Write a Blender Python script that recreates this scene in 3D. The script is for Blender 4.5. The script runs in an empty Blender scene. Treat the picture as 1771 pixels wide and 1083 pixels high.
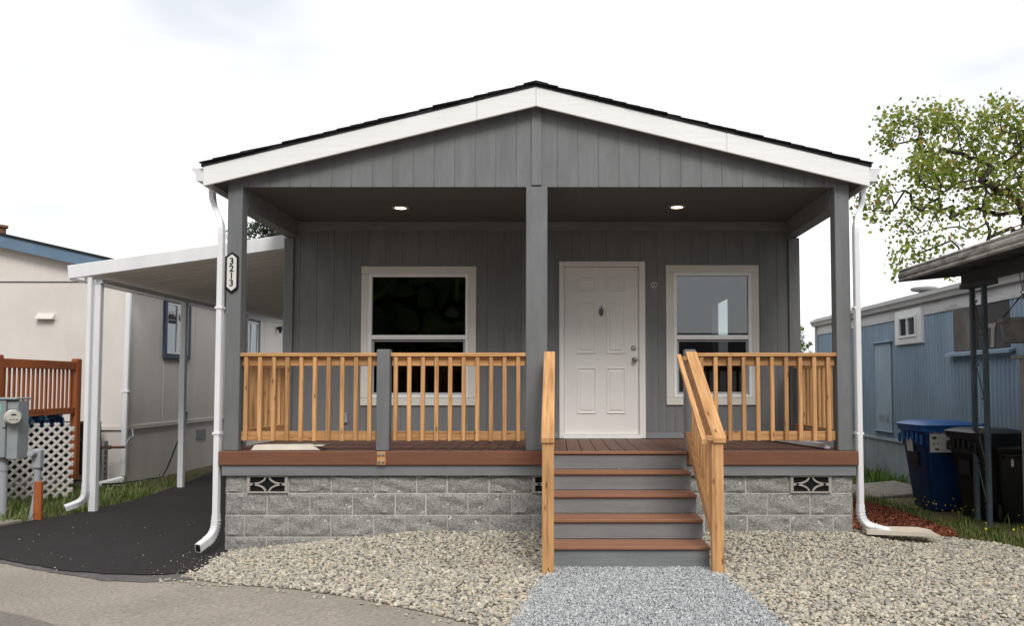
import bpy, bmesh, math, random
import numpy as np
from mathutils import Vector, Matrix, Euler
rnd = random.Random(7)
NP = np.random.default_rng(7)
R = math.radians
scene = bpy.context.scene
COL = scene.collection

# ------------------------------------------------------------------ camera, sky, sun, exposure
cam_d = bpy.data.cameras.new('camera'); cam = bpy.data.objects.new('camera', cam_d); COL.objects.link(cam)
cam.location = (0, 0, 1.48); cam.rotation_euler = (R(90 + 2.727), 0, 0)
cam_d.sensor_width = 36; cam_d.lens = 28.46
cam_d.shift_x = -0.0449; cam_d.shift_y = 0.0321
cam_d.clip_end = 2000
scene.camera = cam

SUN_EL, SUN_AZ = 45, 163          # azimuth: 180 = behind the camera
w = bpy.data.worlds.new('World'); scene.world = w; w.use_nodes = True
nt = w.node_tree; nt.nodes.clear()
wo = nt.nodes.new('ShaderNodeOutputWorld'); bg = nt.nodes.new('ShaderNodeBackground')
sky = nt.nodes.new('ShaderNodeTexSky'); sky.sky_type = 'NISHITA'; sky.sun_disc = False
sky.sun_elevation = R(SUN_EL); sky.sun_rotation = R(SUN_AZ)
tc = nt.nodes.new('ShaderNodeTexCoord'); mp = nt.nodes.new('ShaderNodeMapping'); mp.inputs['Scale'].default_value = (1, 1, 2.2)
no = nt.nodes.new('ShaderNodeTexNoise'); no.inputs['Scale'].default_value = 2.1; no.inputs['Detail'].default_value = 4
no.inputs['Roughness'].default_value = 0.5
cr = nt.nodes.new('ShaderNodeValToRGB')
cr.color_ramp.elements[0].position = 0.34; cr.color_ramp.elements[0].color = (5.9, 6.15, 6.6, 1)
cr.color_ramp.elements[1].position = 0.50; cr.color_ramp.elements[1].color = (9.0, 9.0, 9.05, 1)
mx = nt.nodes.new('ShaderNodeMix'); mx.data_type = 'RGBA'; mx.inputs['Factor'].default_value = 0.94
nt.links.new(tc.outputs['Generated'], mp.inputs['Vector']); nt.links.new(mp.outputs['Vector'], no.inputs['Vector'])
nt.links.new(no.outputs['Fac'], cr.inputs['Fac'])
nt.links.new(sky.outputs['Color'], mx.inputs['A']); nt.links.new(cr.outputs['Color'], mx.inputs['B'])
nt.links.new(mx.outputs['Result'], bg.inputs['Color']); bg.inputs['Strength'].default_value = 0.1
nt.links.new(bg.outputs['Background'], wo.inputs['Surface'])

sl = bpy.data.lights.new('sun', 'SUN'); sl.energy = 1.5; sl.angle = R(22); sl.color = (1, 0.965, 0.91)
so = bpy.data.objects.new('sun', sl); COL.objects.link(so)
_a, _e = R(SUN_AZ), R(SUN_EL)
sd = Vector((math.sin(_a) * math.cos(_e), math.cos(_a) * math.cos(_e), math.sin(_e)))
so.rotation_euler = sd.to_track_quat('Z', 'Y').to_euler()
vs = scene.view_settings; vs.view_transform = 'Standard'; vs.look = 'None'; vs.gamma = 1; vs.exposure = 0.55
vs.use_curve_mapping = False

# ------------------------------------------------------------------ materials
MATS = {}
def srgb(r, g, b):
    f = lambda c: (c / 255 / 12.92) if c <= 10 else ((c / 255 + 0.055) / 1.055) ** 2.4
    return (f(r), f(g), f(b), 1)
def pm(name, c1, c2=None, rough=0.6, scale=(6, 6, 6), nscale=1.0, detail=6, bump=0.0, bscale=None, bdist=0.004, var=0.0, metal=0.0, spec=0.4, lo=0.35, hi=0.65, c3=None, coords='Object', stain=0.0):
    """two-tone noise colour with fine relief, shifted per object"""
    m = bpy.data.materials.new(name); m.use_nodes = True; t = m.node_tree; n = t.nodes; L = t.links
    b = n['Principled BSDF']; b.inputs['Roughness'].default_value = rough; b.inputs['Metallic'].default_value = metal
    b.inputs['Specular IOR Level'].default_value = spec
    c2 = c2 or c1
    tcn = n.new('ShaderNodeTexCoord'); oi = n.new('ShaderNodeObjectInfo')
    sc = n.new('ShaderNodeVectorMath'); sc.operation = 'SCALE'; sc.inputs[0].default_value = (37, 53, 71)
    L.new(oi.outputs['Random'], sc.inputs['Scale'])
    ad = n.new('ShaderNodeVectorMath'); ad.operation = 'ADD'
    mpn = n.new('ShaderNodeMapping'); mpn.inputs['Scale'].default_value = scale
    L.new(tcn.outputs[coords], mpn.inputs['Vector']); L.new(mpn.outputs['Vector'], ad.inputs[0]); L.new(sc.outputs['Vector'], ad.inputs[1])
    nz = n.new('ShaderNodeTexNoise'); nz.inputs['Scale'].default_value = nscale; nz.inputs['Detail'].default_value = detail
    nz.inputs['Roughness'].default_value = 0.62
    L.new(ad.outputs['Vector'], nz.inputs['Vector'])
    rp = n.new('ShaderNodeValToRGB'); rp.color_ramp.elements[0].position = lo; rp.color_ramp.elements[1].position = hi
    rp.color_ramp.elements[0].color = c1; rp.color_ramp.elements[1].color = c2
    if c3:
        e = rp.color_ramp.elements.new((lo + hi) / 2); e.color = c3
    L.new(nz.outputs['Fac'], rp.inputs['Fac'])
    out = rp.outputs['Color']
    if stain:
        ns = n.new('ShaderNodeTexNoise'); ns.inputs['Scale'].default_value = 1.3; ns.inputs['Detail'].default_value = 5
        L.new(tcn.outputs[coords], ns.inputs['Vector'])
        mr0 = n.new('ShaderNodeMapRange'); mr0.inputs[1].default_value = 0.3; mr0.inputs[2].default_value = 0.7
        mr0.inputs[3].default_value = 1 - stain; mr0.inputs[4].default_value = 1 + stain
        L.new(ns.outputs['Fac'], mr0.inputs[0])
        h0 = n.new('ShaderNodeHueSaturation'); L.new(out, h0.inputs['Color']); L.new(mr0.outputs[0], h0.inputs['Value'])
        out = h0.outputs['Color']
    if var:
        hs = n.new('ShaderNodeHueSaturation'); mr = n.new('ShaderNodeMapRange')
        mr.inputs[3].default_value = 1 - var; mr.inputs[4].default_value = 1 + var
        L.new(oi.outputs['Random'], mr.inputs[0]); L.new(mr.outputs[0], hs.inputs['Value']); L.new(out, hs.inputs['Color'])
        out = hs.outputs['Color']
    L.new(out, b.inputs['Base Color'])
    if bump:
        bp = n.new('ShaderNodeBump'); bp.inputs['Strength'].default_value = bump; bp.inputs['Distance'].default_value = bdist
        if bscale:
            m2 = n.new('ShaderNodeMapping'); m2.inputs['Scale'].default_value = bscale
            a2 = n.new('ShaderNodeVectorMath'); a2.operation = 'ADD'
            n2 = n.new('ShaderNodeTexNoise'); n2.inputs['Scale'].default_value = 1; n2.inputs['Detail'].default_value = 5
            L.new(tcn.outputs[coords], m2.inputs['Vector']); L.new(m2.outputs['Vector'], a2.inputs[0]); L.new(sc.outputs['Vector'], a2.inputs[1])
            L.new(a2.outputs['Vector'], n2.inputs['Vector']); L.new(n2.outputs['Fac'], bp.inputs['Height'])
        else:
            L.new(nz.outputs['Fac'], bp.inputs['Height'])
        L.new(bp.outputs['Normal'], b.inputs['Normal'])
    MATS[name] = m
    return m
def knots(m, sc_):
    n = m.node_tree.nodes; L = m.node_tree.links; b = n['Principled BSDF']; src = b.inputs['Base Color'].links[0].from_socket
    tcn = n.new('ShaderNodeTexCoord'); oi = n.new('ShaderNodeObjectInfo'); v = n.new('ShaderNodeVectorMath'); v.operation = 'SCALE'; v.inputs[0].default_value = (19, 31, 47)
    L.new(oi.outputs['Random'], v.inputs['Scale']); mpn = n.new('ShaderNodeMapping'); mpn.inputs['Scale'].default_value = sc_
    a = n.new('ShaderNodeVectorMath'); L.new(tcn.outputs['Object'], mpn.inputs['Vector']); L.new(mpn.outputs['Vector'], a.inputs[0]); L.new(v.outputs['Vector'], a.inputs[1])
    vo = n.new('ShaderNodeTexVoronoi'); vo.inputs['Scale'].default_value = 1.0; L.new(a.outputs['Vector'], vo.inputs['Vector'])
    mr = n.new('ShaderNodeMapRange'); mr.inputs[1].default_value = 0.07; mr.inputs[2].default_value = 0.17; mr.inputs[3].default_value = 0.85; mr.inputs[4].default_value = 0.0
    L.new(vo.outputs['Distance'], mr.inputs[0]); mx_ = n.new('ShaderNodeMix'); mx_.data_type = 'RGBA'; mx_.inputs['B'].default_value = srgb(92, 54, 32)
    L.new(mr.outputs[0], mx_.inputs['Factor']); L.new(src, mx_.inputs['A']); L.new(mx_.outputs['Result'], b.inputs['Base Color'])
def wood(name, c1, c2, axis, c3=None, var=0.12, rough=0.55):
    s = [42, 42, 42]; s['xyz'.index(axis)] = 2.2
    bs = [160, 160, 160]; bs['xyz'.index(axis)] = 6
    return pm(name, c1, c2, rough, tuple(s), 1, 4, 0.25, tuple(bs), 0.002, var, lo=0.3, hi=0.72, c3=c3, stain=0.10)
C1, C2, C3 = srgb(158, 112, 70), srgb(214, 168, 118), srgb(194, 148, 100)
for ax in 'xyz': k_ = [16, 16, 16]; k_['xyz'.index(ax)] = 4.5; knots(wood('cedar_' + ax, C1, C2, ax, C3, 0.2), k_)
pm('cedar_slope', C1, C2, 0.55, (42, 1.6, 1.6), 1, 4, 0.25, (160, 5, 5), 0.002, 0.10, lo=0.3, hi=0.72, c3=C3, stain=0.08); knots(MATS['cedar_slope'], (14, 4, 4))
B1, B2 = srgb(92, 64, 52), srgb(116, 82, 66)
for ax in 'xy': wood('composite_' + ax, B1, B2, ax, None, 0.07, 0.6)
for ax in 'xy': wood('rim_' + ax, srgb(112, 74, 56), srgb(126, 84, 64), ax, None, 0.02, 0.55)
wood('tread_x', srgb(138, 96, 74), srgb(154, 110, 86), 'x', None, 0.03, 0.5)
G1, G2 = srgb(108, 110, 112), srgb(119, 121, 123)
pm('siding', G1, G2, 0.55, (9, 9, 1.6), 1, 5, 0.55, (70, 70, 9), 0.004, 0.025)
pm('trim_grey_z', G1, G2, 0.5, (9, 9, 2), 1, 5, 0.5, (90, 90, 26), 0.003, 0.02)
pm('trim_grey_x', srgb(118, 121, 123), srgb(130, 133, 135), 0.5, (2, 9, 9), 1, 5, 0.6, (9, 60, 80), 0.004, 0.03)
pm('siding_backing', srgb(60, 61, 62), srgb(66, 67, 68), 0.8)
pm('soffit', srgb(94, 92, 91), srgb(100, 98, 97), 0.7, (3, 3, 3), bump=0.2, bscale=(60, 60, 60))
pm('fascia_white', srgb(233, 234, 233), srgb(240, 241, 240), 0.45, (2, 3, 30), 1, 5, 0.5, (9, 60, 60), 0.003)
pm('window_trim', srgb(208, 205, 197), srgb(216, 213, 205), 0.5, (4, 4, 4), bump=0.15, bscale=(50, 50, 50))
pm('vinyl_white', srgb(228, 228, 228), srgb(236, 236, 236), 0.35)
pm('door_paint', srgb(222, 219, 216), srgb(228, 226, 223), 0.42, (2, 2, 2), bump=0.08, bscale=(30, 30, 8))
pm('white_metal', srgb(222, 223, 226), srgb(234, 235, 238), 0.35, (3, 3, 0.6), spec=0.5)
pm('panel_white_metal', srgb(222, 219, 214), srgb(232, 229, 224), 0.5, (1, 6, 3))
pm('shingle', srgb(22, 22, 24), srgb(40, 40, 43), 0.9, (30, 30, 30), bump=0.5, bscale=(200, 200, 200))
pm('block', srgb(104, 103, 102), srgb(182, 180, 176), 0.9, (48, 48, 48), 1, 10, 1.0, (80, 80, 80), 0.014, 0.07, lo=0.26, hi=0.72, stain=0.12)
pm('mortar', srgb(190, 189, 184), srgb(208, 207, 202), 0.9, (40, 40, 40), bump=0.3)
pm('breeze_block', srgb(150, 147, 141), srgb(172, 169, 163), 0.9, (60, 60, 60), bump=0.4)
pm('black_void', srgb(14, 14, 15), None, 0.9)
pm('satin_metal', srgb(150, 146, 138), srgb(172, 168, 160), 0.28, metal=1.0)
pm('dark_metal', srgb(70, 70, 70), srgb(90, 90, 90), 0.35, metal=0.8)
pm('interior', srgb(150, 146, 140), srgb(160, 156, 150), 0.8)
pm('black_plastic', srgb(26, 27, 29), srgb(34, 35, 37), 0.42, (4, 4, 4), bump=0.1, bscale=(220, 220, 220), stain=0.2)
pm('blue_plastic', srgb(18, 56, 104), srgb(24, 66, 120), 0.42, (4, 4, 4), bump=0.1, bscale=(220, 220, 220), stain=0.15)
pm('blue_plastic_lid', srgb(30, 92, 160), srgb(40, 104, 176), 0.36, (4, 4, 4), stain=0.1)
pm('rubber', srgb(20, 20, 20), srgb(28, 28, 28), 0.8)
pm('paper_white', srgb(214, 214, 210), srgb(226, 226, 222), 0.6)
pm('sticker_blue', srgb(52, 96, 140), srgb(60, 104, 148), 0.5)
pm('sticker_ink', srgb(40, 46, 44), srgb(110, 116, 96), 0.6, (40, 40, 40))
pm('plaque_black', srgb(20, 20, 22), srgb(30, 30, 32), 0.4)
pm('beige_plastic', srgb(196, 188, 174), srgb(208, 200, 186), 0.5, stain=0.05)
pm('left_wall', srgb(210, 203, 197), srgb(219, 212, 206), 0.75, (2, 2, 1), bump=0.3, bscale=(60, 60, 40), stain=0.03)
pm('left_trim_blue', srgb(92, 116, 138), srgb(102, 126, 148), 0.6, (3, 9, 9))
pm('left_window_blue', srgb(58, 74, 94), srgb(70, 86, 106), 0.6)
pm('dark_shutter', srgb(30, 34, 40), srgb(36, 40, 46), 0.6)
for ax in 'yz': wood('stained_' + ax, srgb(132, 68, 34), srgb(178, 104, 56), ax, None, 0.08)
pm('lattice_white', srgb(196, 192, 188), srgb(214, 210, 206), 0.6, (8, 8, 8))
pm('meter_grey', srgb(140, 147, 150), srgb(152, 159, 162), 0.5, (3, 3, 3), stain=0.08)
pm('conduit_grey', srgb(156, 160, 166), srgb(168, 172, 178), 0.55, (3, 3, 1))
pm('meter_cover', srgb(188, 186, 176), srgb(200, 198, 188), 0.25)
pm('teal_sticker', srgb(120, 190, 180), srgb(130, 200, 190), 0.5)
pm('rust', srgb(92, 58, 40), srgb(120, 86, 66), 0.8, (20, 20, 20))
pm('galvanised', srgb(128, 130, 132), srgb(150, 152, 154), 0.45, (30, 30, 30), metal=0.6)
pm('hose_green', srgb(26, 44, 34), srgb(34, 54, 42), 0.5)
pm('tarp', srgb(10, 60, 80), srgb(70, 170, 180), 0.25, (5, 5, 5), c3=srgb(20, 60, 130))
pm('awning_metal', srgb(92, 88, 84), srgb(186, 182, 176), 0.55, (4, 3, 9), 1.5, 8, lo=0.3, hi=0.6, stain=0.2)
pm('awning_under', srgb(74, 76, 78), srgb(88, 90, 92), 0.7, (2, 2, 2), stain=0.15)
pm('column_paint', srgb(64, 74, 82), srgb(80, 92, 100), 0.4, (6, 6, 3))
pm('blue_metal', srgb(142, 164, 182), srgb(156, 178, 196), 0.45, (3, 3, 0.8), stain=0.07)
pm('blue_metal_dull', srgb(140, 152, 158), srgb(158, 168, 174), 0.6, (3, 3, 2), stain=0.15)
pm('frieze_white', srgb(150, 148, 146), srgb(206, 206, 206), 0.5, (1.5, 1.5, 6), 1, 7, lo=0.25, hi=0.5)
pm('grey_gutter', srgb(188, 188, 188), srgb(206, 206, 206), 0.4, (2, 2, 4), stain=0.08)
pm('roof_metal', srgb(150, 150, 146), srgb(176, 176, 172), 0.5, (2, 2, 2), stain=0.12)
pm('plywood_grey', srgb(94, 90, 86), srgb(128, 122, 116), 0.8, (3, 3, 1), 1.5, 6, stain=0.2)
pm('plywood_dark', srgb(66, 64, 64), srgb(86, 84, 84), 0.8, (3, 3, 1), stain=0.15)
pm('weathered_wood', srgb(140, 136, 130), srgb(172, 166, 158), 0.8, (20, 20, 3), stain=0.12)
pm('concrete_pot', srgb(136, 134, 132), srgb(164, 162, 160), 0.85, (9, 9, 5), stain=0.15)
pm('wire', srgb(30, 30, 32), srgb(40, 40, 42), 0.5)
pm('bark', srgb(46, 38, 34), srgb(78, 66, 58), 0.9, (12, 12, 4), bump=0.6)
pm('driveway_asphalt', srgb(12, 11, 11), srgb(46, 43, 43), 0.8, (48, 48, 48), 1, 10, 0.9, (120, 120, 120), 0.010, stain=0.16, lo=0.25, hi=0.78)
pm('asphalt_skim', srgb(70, 68, 68), srgb(112, 108, 105), 0.9, (30, 30, 30), 1, 10, 0.8, (100, 100, 100), 0.008, stain=0.15, lo=0.3, hi=0.7)
pm('road_surface', srgb(112, 105, 96), srgb(172, 163, 151), 0.9, (34, 34, 34), 1, 12, 0.8, (90, 90, 90), 0.008, stain=0.10, lo=0.2, hi=0.8)
pm('old_asphalt', srgb(90, 85, 81), srgb(140, 132, 125), 0.9, (34, 34, 34), 1, 12, 0.8, (90, 90, 90), 0.008, stain=0.10, lo=0.2, hi=0.8)
pm('gravel_base', srgb(78, 72, 64), srgb(116, 108, 97), 0.95, (40, 40, 40), bump=0.8)
pm('path_base', srgb(98, 101, 103), srgb(130, 133, 135), 0.95, (60, 60, 60), bump=0.8)
pm('earth', srgb(84, 70, 54), srgb(112, 98, 70), 0.95, (9, 9, 9), 1, 8, 0.6, (40, 40, 40), 0.02, c3=srgb(92, 92, 58), stain=0.2)
pm('mulch_base', srgb(70, 34, 24), srgb(104, 52, 34), 0.95, (30, 30, 30), bump=0.8)
pm('concrete_slab', srgb(120, 112, 104), srgb(150, 142, 132), 0.9, (12, 12, 12), bump=0.4)
def vcol(name, rough=0.8, sub=0.0, spec=0.3, bump=0.0):
    m = bpy.data.materials.new(name); m.use_nodes = True; t = m.node_tree; b = t.nodes['Principled BSDF']
    a = t.nodes.new('ShaderNodeAttribute'); a.attribute_name = 'tone'
    b.inputs['Roughness'].default_value = rough; b.inputs['Specular IOR Level'].default_value = spec
    src = a.outputs['Color']
    if bump:
        nz = t.nodes.new('ShaderNodeTexNoise'); nz.inputs['Scale'].default_value = 90; nz.inputs['Detail'].default_value = 4
        tcn = t.nodes.new('ShaderNodeTexCoord'); t.links.new(tcn.outputs['Object'], nz.inputs['Vector'])
        mr = t.nodes.new('ShaderNodeMapRange'); mr.inputs[3].default_value = 1 - bump; mr.inputs[4].default_value = 1 + bump
        hs = t.nodes.new('ShaderNodeHueSaturation'); t.links.new(nz.outputs['Fac'], mr.inputs[0]); t.links.new(mr.outputs[0], hs.inputs['Value'])
        t.links.new(src, hs.inputs['Color']); src = hs.outputs['Color']
    t.links.new(src, b.inputs['Base Color'])
    if sub:
        tr = t.nodes.new('ShaderNodeBsdfTranslucent'); t.links.new(src, tr.inputs['Color'])
        ms = t.nodes.new('ShaderNodeMixShader'); ms.inputs[0].default_value = sub
        o = t.nodes['Material Output']
        t.links.new(b.outputs[0], ms.inputs[1]); t.links.new(tr.outputs[0], ms.inputs[2]); t.links.new(ms.outputs[0], o.inputs['Surface'])
    MATS[name] = m
vcol('pebble', 0.75, bump=0.18); vcol('chip', 0.85, bump=0.15); vcol('mulch', 0.9); vcol('blade', 0.6, 0.3); vcol('leaf', 0.55, 0.5); vcol('needle', 0.7, 0.1)
def glass(name, refl, tint):
    m = bpy.data.materials.new(name); m.use_nodes = True; t = m.node_tree; n = t.nodes; n.remove(n['Principled BSDF'])
    g = n.new('ShaderNodeBsdfGlossy'); g.inputs['Roughness'].default_value = 0.0; g.inputs['Color'].default_value = (0.95, 0.97, 1, 1)
    tr = n.new('ShaderNodeBsdfTransparent'); tr.inputs['Color'].default_value = tint
    lw = n.new('ShaderNodeLayerWeight'); lw.inputs['Blend'].default_value = 0.35
    mr = n.new('ShaderNodeMapRange'); mr.inputs[3].default_value = refl; mr.inputs[4].default_value = 0.9
    ms = n.new('ShaderNodeMixShader')
    t.links.new(lw.outputs['Fresnel'], mr.inputs[0]); t.links.new(mr.outputs[0], ms.inputs[0])
    t.links.new(tr.outputs[0], ms.inputs[1]); t.links.new(g.outputs[0], ms.inputs[2])
    t.links.new(ms.outputs[0], n['Material Output'].inputs['Surface']); MATS[name] = m
glass('glass', 0.045, (0.62, 0.66, 0.66, 1))
glass('screened_glass', 0.015, (0.22, 0.23, 0.23, 1))
def emit(name, col, s):
    m = bpy.data.materials.new(name); m.use_nodes = True; b = m.node_tree.nodes['Principled BSDF']
    b.inputs['Base Color'].default_value = (0.8, 0.8, 0.8, 1); b.inputs['Emission Color'].default_value = col; b.inputs['Emission Strength'].default_value = s
    MATS[name] = m
emit('lit_lamp', (1, 0.80, 0.50, 1), 4.5)

# ------------------------------------------------------------------ mesh helpers
WM = {}
class MB:
    def __init__(s): s.v = []; s.f = []
    def add(s, vs, fs):
        k = len(s.v); s.v += [tuple(a) for a in vs]; s.f += [tuple(i + k for i in q) for q in fs]; return s
    def box(s, c, d, rot=None):
        x, y, z = d[0] / 2, d[1] / 2, d[2] / 2
        vs = [Vector((a * x, b * y, e * z)) for e in (-1, 1) for a, b in ((-1, -1), (1, -1), (1, 1), (-1, 1))]
        if rot: M = Euler(rot).to_matrix(); vs = [M @ a for a in vs]
        return s.add([a + Vector(c) for a in vs], [(3, 2, 1, 0), (4, 5, 6, 7), (0, 1, 5, 4), (1, 2, 6, 5), (2, 3, 7, 6), (3, 0, 4, 7)])
    def prism(s, prof, axis, a, b):
        """closed 2-D profile extruded along an axis; profile order: (y,z) for x, (x,z) for y, (x,y) for z"""
        def P(p, t): return {'x': (t, p[0], p[1]), 'y': (p[0], t, p[1]), 'z': (p[0], p[1], t)}[axis]
        n = len(prof); vs = [P(p, a) for p in prof] + [P(p, b) for p in prof]
        fs = [(i, (i + 1) % n, n + (i + 1) % n, n + i) for i in range(n)] + [tuple(range(n - 1, -1, -1)), tuple(range(n, 2 * n))]
        return s.add(vs, fs)
    def tube(s, path, r, n=10, caps=True):
        path = [Vector(p) for p in path]; rs = r if isinstance(r, (list, tuple)) else [r] * len(path)
        up = Vector((0, 0, 1)); vs = []; prev = None
        for i, p in enumerate(path):
            d = (path[min(i + 1, len(path) - 1)] - path[max(i - 1, 0)]).normalized()
            if prev is None:
                a = d.cross(up) if abs(d.dot(up)) < 0.95 else d.cross(Vector((1, 0, 0)))
            else:
                a = prev - d * prev.dot(d)
            a.normalize(); prev = a; b = d.cross(a)
            vs += [p + a * (rs[i] * math.cos(2 * math.pi * k / n)) + b * (rs[i] * math.sin(2 * math.pi * k / n)) for k in range(n)]
        m = len(path)
        fs = [(i * n + k, i * n + (k + 1) % n, (i + 1) * n + (k + 1) % n, (i + 1) * n + k) for i in range(m - 1) for k in range(n)]
        if caps: fs += [tuple(range(n - 1, -1, -1)), tuple(range((m - 1) * n, m * n))]
        return s.add(vs, fs)
    def rtube(s, path, wd, dp, side=(1, 0, 0)):
        """rectangular tube along a path; `side` is the width direction"""
        path = [Vector(p) for p in path]; S = Vector(side); vs = []
        for i, p in enumerate(path):
            d = (path[min(i + 1, len(path) - 1)] - path[max(i - 1, 0)]).normalized()
            b = d.cross(S).normalized(); a = b.cross(d).normalized()
            c = 0.22
            for x, y in ((-1, -1 + c), (-1 + c, -1), (1 - c, -1), (1, -1 + c), (1, 1 - c), (1 - c, 1), (-1 + c, 1), (-1, 1 - c)):
                vs.append(p + a * (x * wd / 2) + b * (y * dp / 2))
        m = len(path); n = 8
        fs = [(i * n + k, i * n + (k + 1) % n, (i + 1) * n + (k + 1) % n, (i + 1) * n + k) for i in range(m - 1) for k in range(n)]
        fs += [tuple(range(n - 1, -1, -1)), tuple(range((m - 1) * n, m * n))]
        return s.add(vs, fs)
    def lathe(s, prof, n=24, c=(0, 0, 0), axis='z'):
        vs = []
        for r, z in prof:
            for k in range(n):
                a = 2 * math.pi * k / n; x, y = r * math.cos(a), r * math.sin(a)
                p = {'z': (x, y, z), 'y': (x, z, y), 'x': (z, x, y)}[axis]
                vs.append((p[0] + c[0], p[1] + c[1], p[2] + c[2]))
        m = len(prof)
        fs = [(i * n + k, i * n + (k + 1) % n, (i + 1) * n + (k + 1) % n, (i + 1) * n + k) for i in range(m - 1) for k in range(n)]
        fs += [tuple(range(n - 1, -1, -1)), tuple(range((m - 1) * n, m * n))]
        return s.add(vs, fs)
def mesh_of(mb, mat, smooth=False, bevel=0.0):
    me = bpy.data.meshes.new('mesh'); me.from_pydata(mb.v, [], mb.f)
    bm = bmesh.new(); bm.from_mesh(me)
    if bevel:
        bmesh.ops.bevel(bm, geom=bm.edges[:], offset=bevel, segments=1, affect='EDGES', clamp_overlap=True)
    bmesh.ops.recalc_face_normals(bm, faces=bm.faces[:])
    bm.to_mesh(me); bm.free()
    me.materials.append(MATS[mat])
    if smooth:
        me.polygons.foreach_set('use_smooth', [True] * len(me.polygons))
        try: me.set_sharp_from_angle(angle=R(40))
        except Exception: pass
    return me
def link(name, me, parent=None, loc=(0, 0, 0), rot=None):
    o = bpy.data.objects.new(name, me); COL.objects.link(o); o.location = loc
    if rot: o.rotation_euler = rot
    WM[o] = Matrix.LocRotScale(Vector(loc), Euler(rot) if rot else None, None)
    if parent is not None:
        o.parent = parent; o.matrix_parent_inverse = WM[parent].inverted()
    return o
def obj(name, mb, mat, parent=None, smooth=False, bevel=0.0, loc=(0, 0, 0), rot=None):
    return link(name, mesh_of(mb, mat, smooth, bevel), parent, loc, rot)
BOXES = {}
def bx(name, lo, hi, mat, parent=None, b=0.004, rot=None):
    """bevelled box between two corners, its mesh shared between equal ones"""
    d = tuple(round(abs(hi[i] - lo[i]), 4) for i in range(3)); c = tuple((hi[i] + lo[i]) / 2 for i in range(3))
    k = (d, mat, b)
    if k not in BOXES: BOXES[k] = mesh_of(MB().box((0, 0, 0), d), mat, bevel=min(b, min(d) * 0.3))
    return link(name, BOXES[k], parent, c, rot)
def tag(o, label, cat=None, group=None, kind=None):
    o['label'] = label
    if cat: o['category'] = cat
    if group: o['group'] = group
    if kind: o['kind'] = kind
    return o
def thing(name, loc, label, cat, group=None):
    o = link(name, None, None, loc); o.empty_display_size = 0.2
    return tag(o, label, cat, group)
def text(name, body, size, mat, parent, loc, rot, align='CENTER', extrude=0.002, label=None, bold=0.0):
    cu = bpy.data.curves.new(name, 'FONT'); cu.body = body; cu.size = size; cu.align_x = align; cu.align_y = 'CENTER'; cu.extrude = extrude
    cu.offset = bold
    cu.materials.append(MATS[mat])
    tmp = bpy.data.objects.new('tmp', cu); COL.objects.link(tmp)
    bpy.context.view_layer.update()
    me = bpy.data.meshes.new_from_object(tmp.evaluated_get(bpy.context.evaluated_depsgraph_get()))
    bpy.data.objects.remove(tmp); bpy.data.curves.remove(cu)
    if not me.materials: me.materials.append(MATS[mat])
    return link(name, me, parent, loc, rot)
def sm(t): t = min(1, max(0, t)); return t * t * (3 - 2 * t)

# ------------------------------------------------------------------ ground, road, drive, beds
def h(x, y):
    z = -0.12 + 0.12 * sm((x + 3.5) / 2.4)
    if x > -3.4: z += 0.07 * sm((y - 6.5) / 1.3) * sm((x + 3.4) / 2.2) * (1 - sm((x - 2.6) / 0.8))
    if x > 2.4: z -= 0.14 * sm((y - 8.2) / 5) * sm((x - 2.4) / 0.6)
    if x < -5.9: z += 0.07 * sm((-x - 5.9) / 0.9) * sm((12.4 - y) / 1.2) * sm((y - 8.2) / 1.0)
    return z
def axis_steps(a, b, near_lo, near_hi, step):
    xs = list(np.arange(near_lo, near_hi + 1e-6, step)); d = step
    x = near_hi
    while x < b: d *= 1.5; x += d; xs.append(min(x, b))
    x = near_lo; d = step
    while x > a: d *= 1.5; x -= d; xs.insert(0, max(x, a))
    return xs
gx = axis_steps(-400, 400, -9, 9, 0.25); gy = axis_steps(-300, 600, 3, 17, 0.25)
g = MB(); nx = len(gx)
g.add([(x, y, h(x, y) - 0.02) for y in gy for x in gx], [(j * nx + i, j * nx + i + 1, (j + 1) * nx + i + 1, (j + 1) * nx + i) for j in range(len(gy) - 1) for i in range(nx - 1)])
tag(obj('ground', g, 'earth', smooth=True), 'brown earth with thin grass under and around the houses', kind='structure')
def sheet(name, poly, mat, off, label, drop=0.06):
    bm = bmesh.new(); vs = [bm.verts.new((p[0], p[1], 0)) for p in poly]; f = bm.faces.new(vs)
    xs = [p[0] for p in poly]; ys = [p[1] for p in poly]
    for ax, lo, hi in ((0, min(xs), max(xs)), (1, min(ys), max(ys))):
        t = math.ceil(max(lo, -9) / 0.25) * 0.25
        while t < min(hi, 17):
            co = [0, 0, 0]; no_ = [0, 0, 0]; co[ax] = t; no_[ax] = 1
            bmesh.ops.bisect_plane(bm, geom=bm.verts[:] + bm.edges[:] + bm.faces[:], plane_co=co, plane_no=no_); t += 0.25
    for v in bm.verts: v.co.z = h(v.co.x, v.co.y) + off
    ed = [e for e in bm.edges if e.is_boundary]
    r = bmesh.ops.extrude_edge_only(bm, edges=ed)
    for v in [q for q in r['geom'] if isinstance(q, bmesh.types.BMVert)]: v.co.z -= drop
    bmesh.ops.recalc_face_normals(bm, faces=bm.faces[:])
    me = bpy.data.meshes.new(name); bm.to_mesh(me); bm.free(); me.materials.append(MATS[mat])
    up = sum(p.normal.z * p.area for p in me.polygons)
    if up < 0: me.flip_normals()
    o = link(name, me); return tag(o, label, kind='structure')
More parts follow.
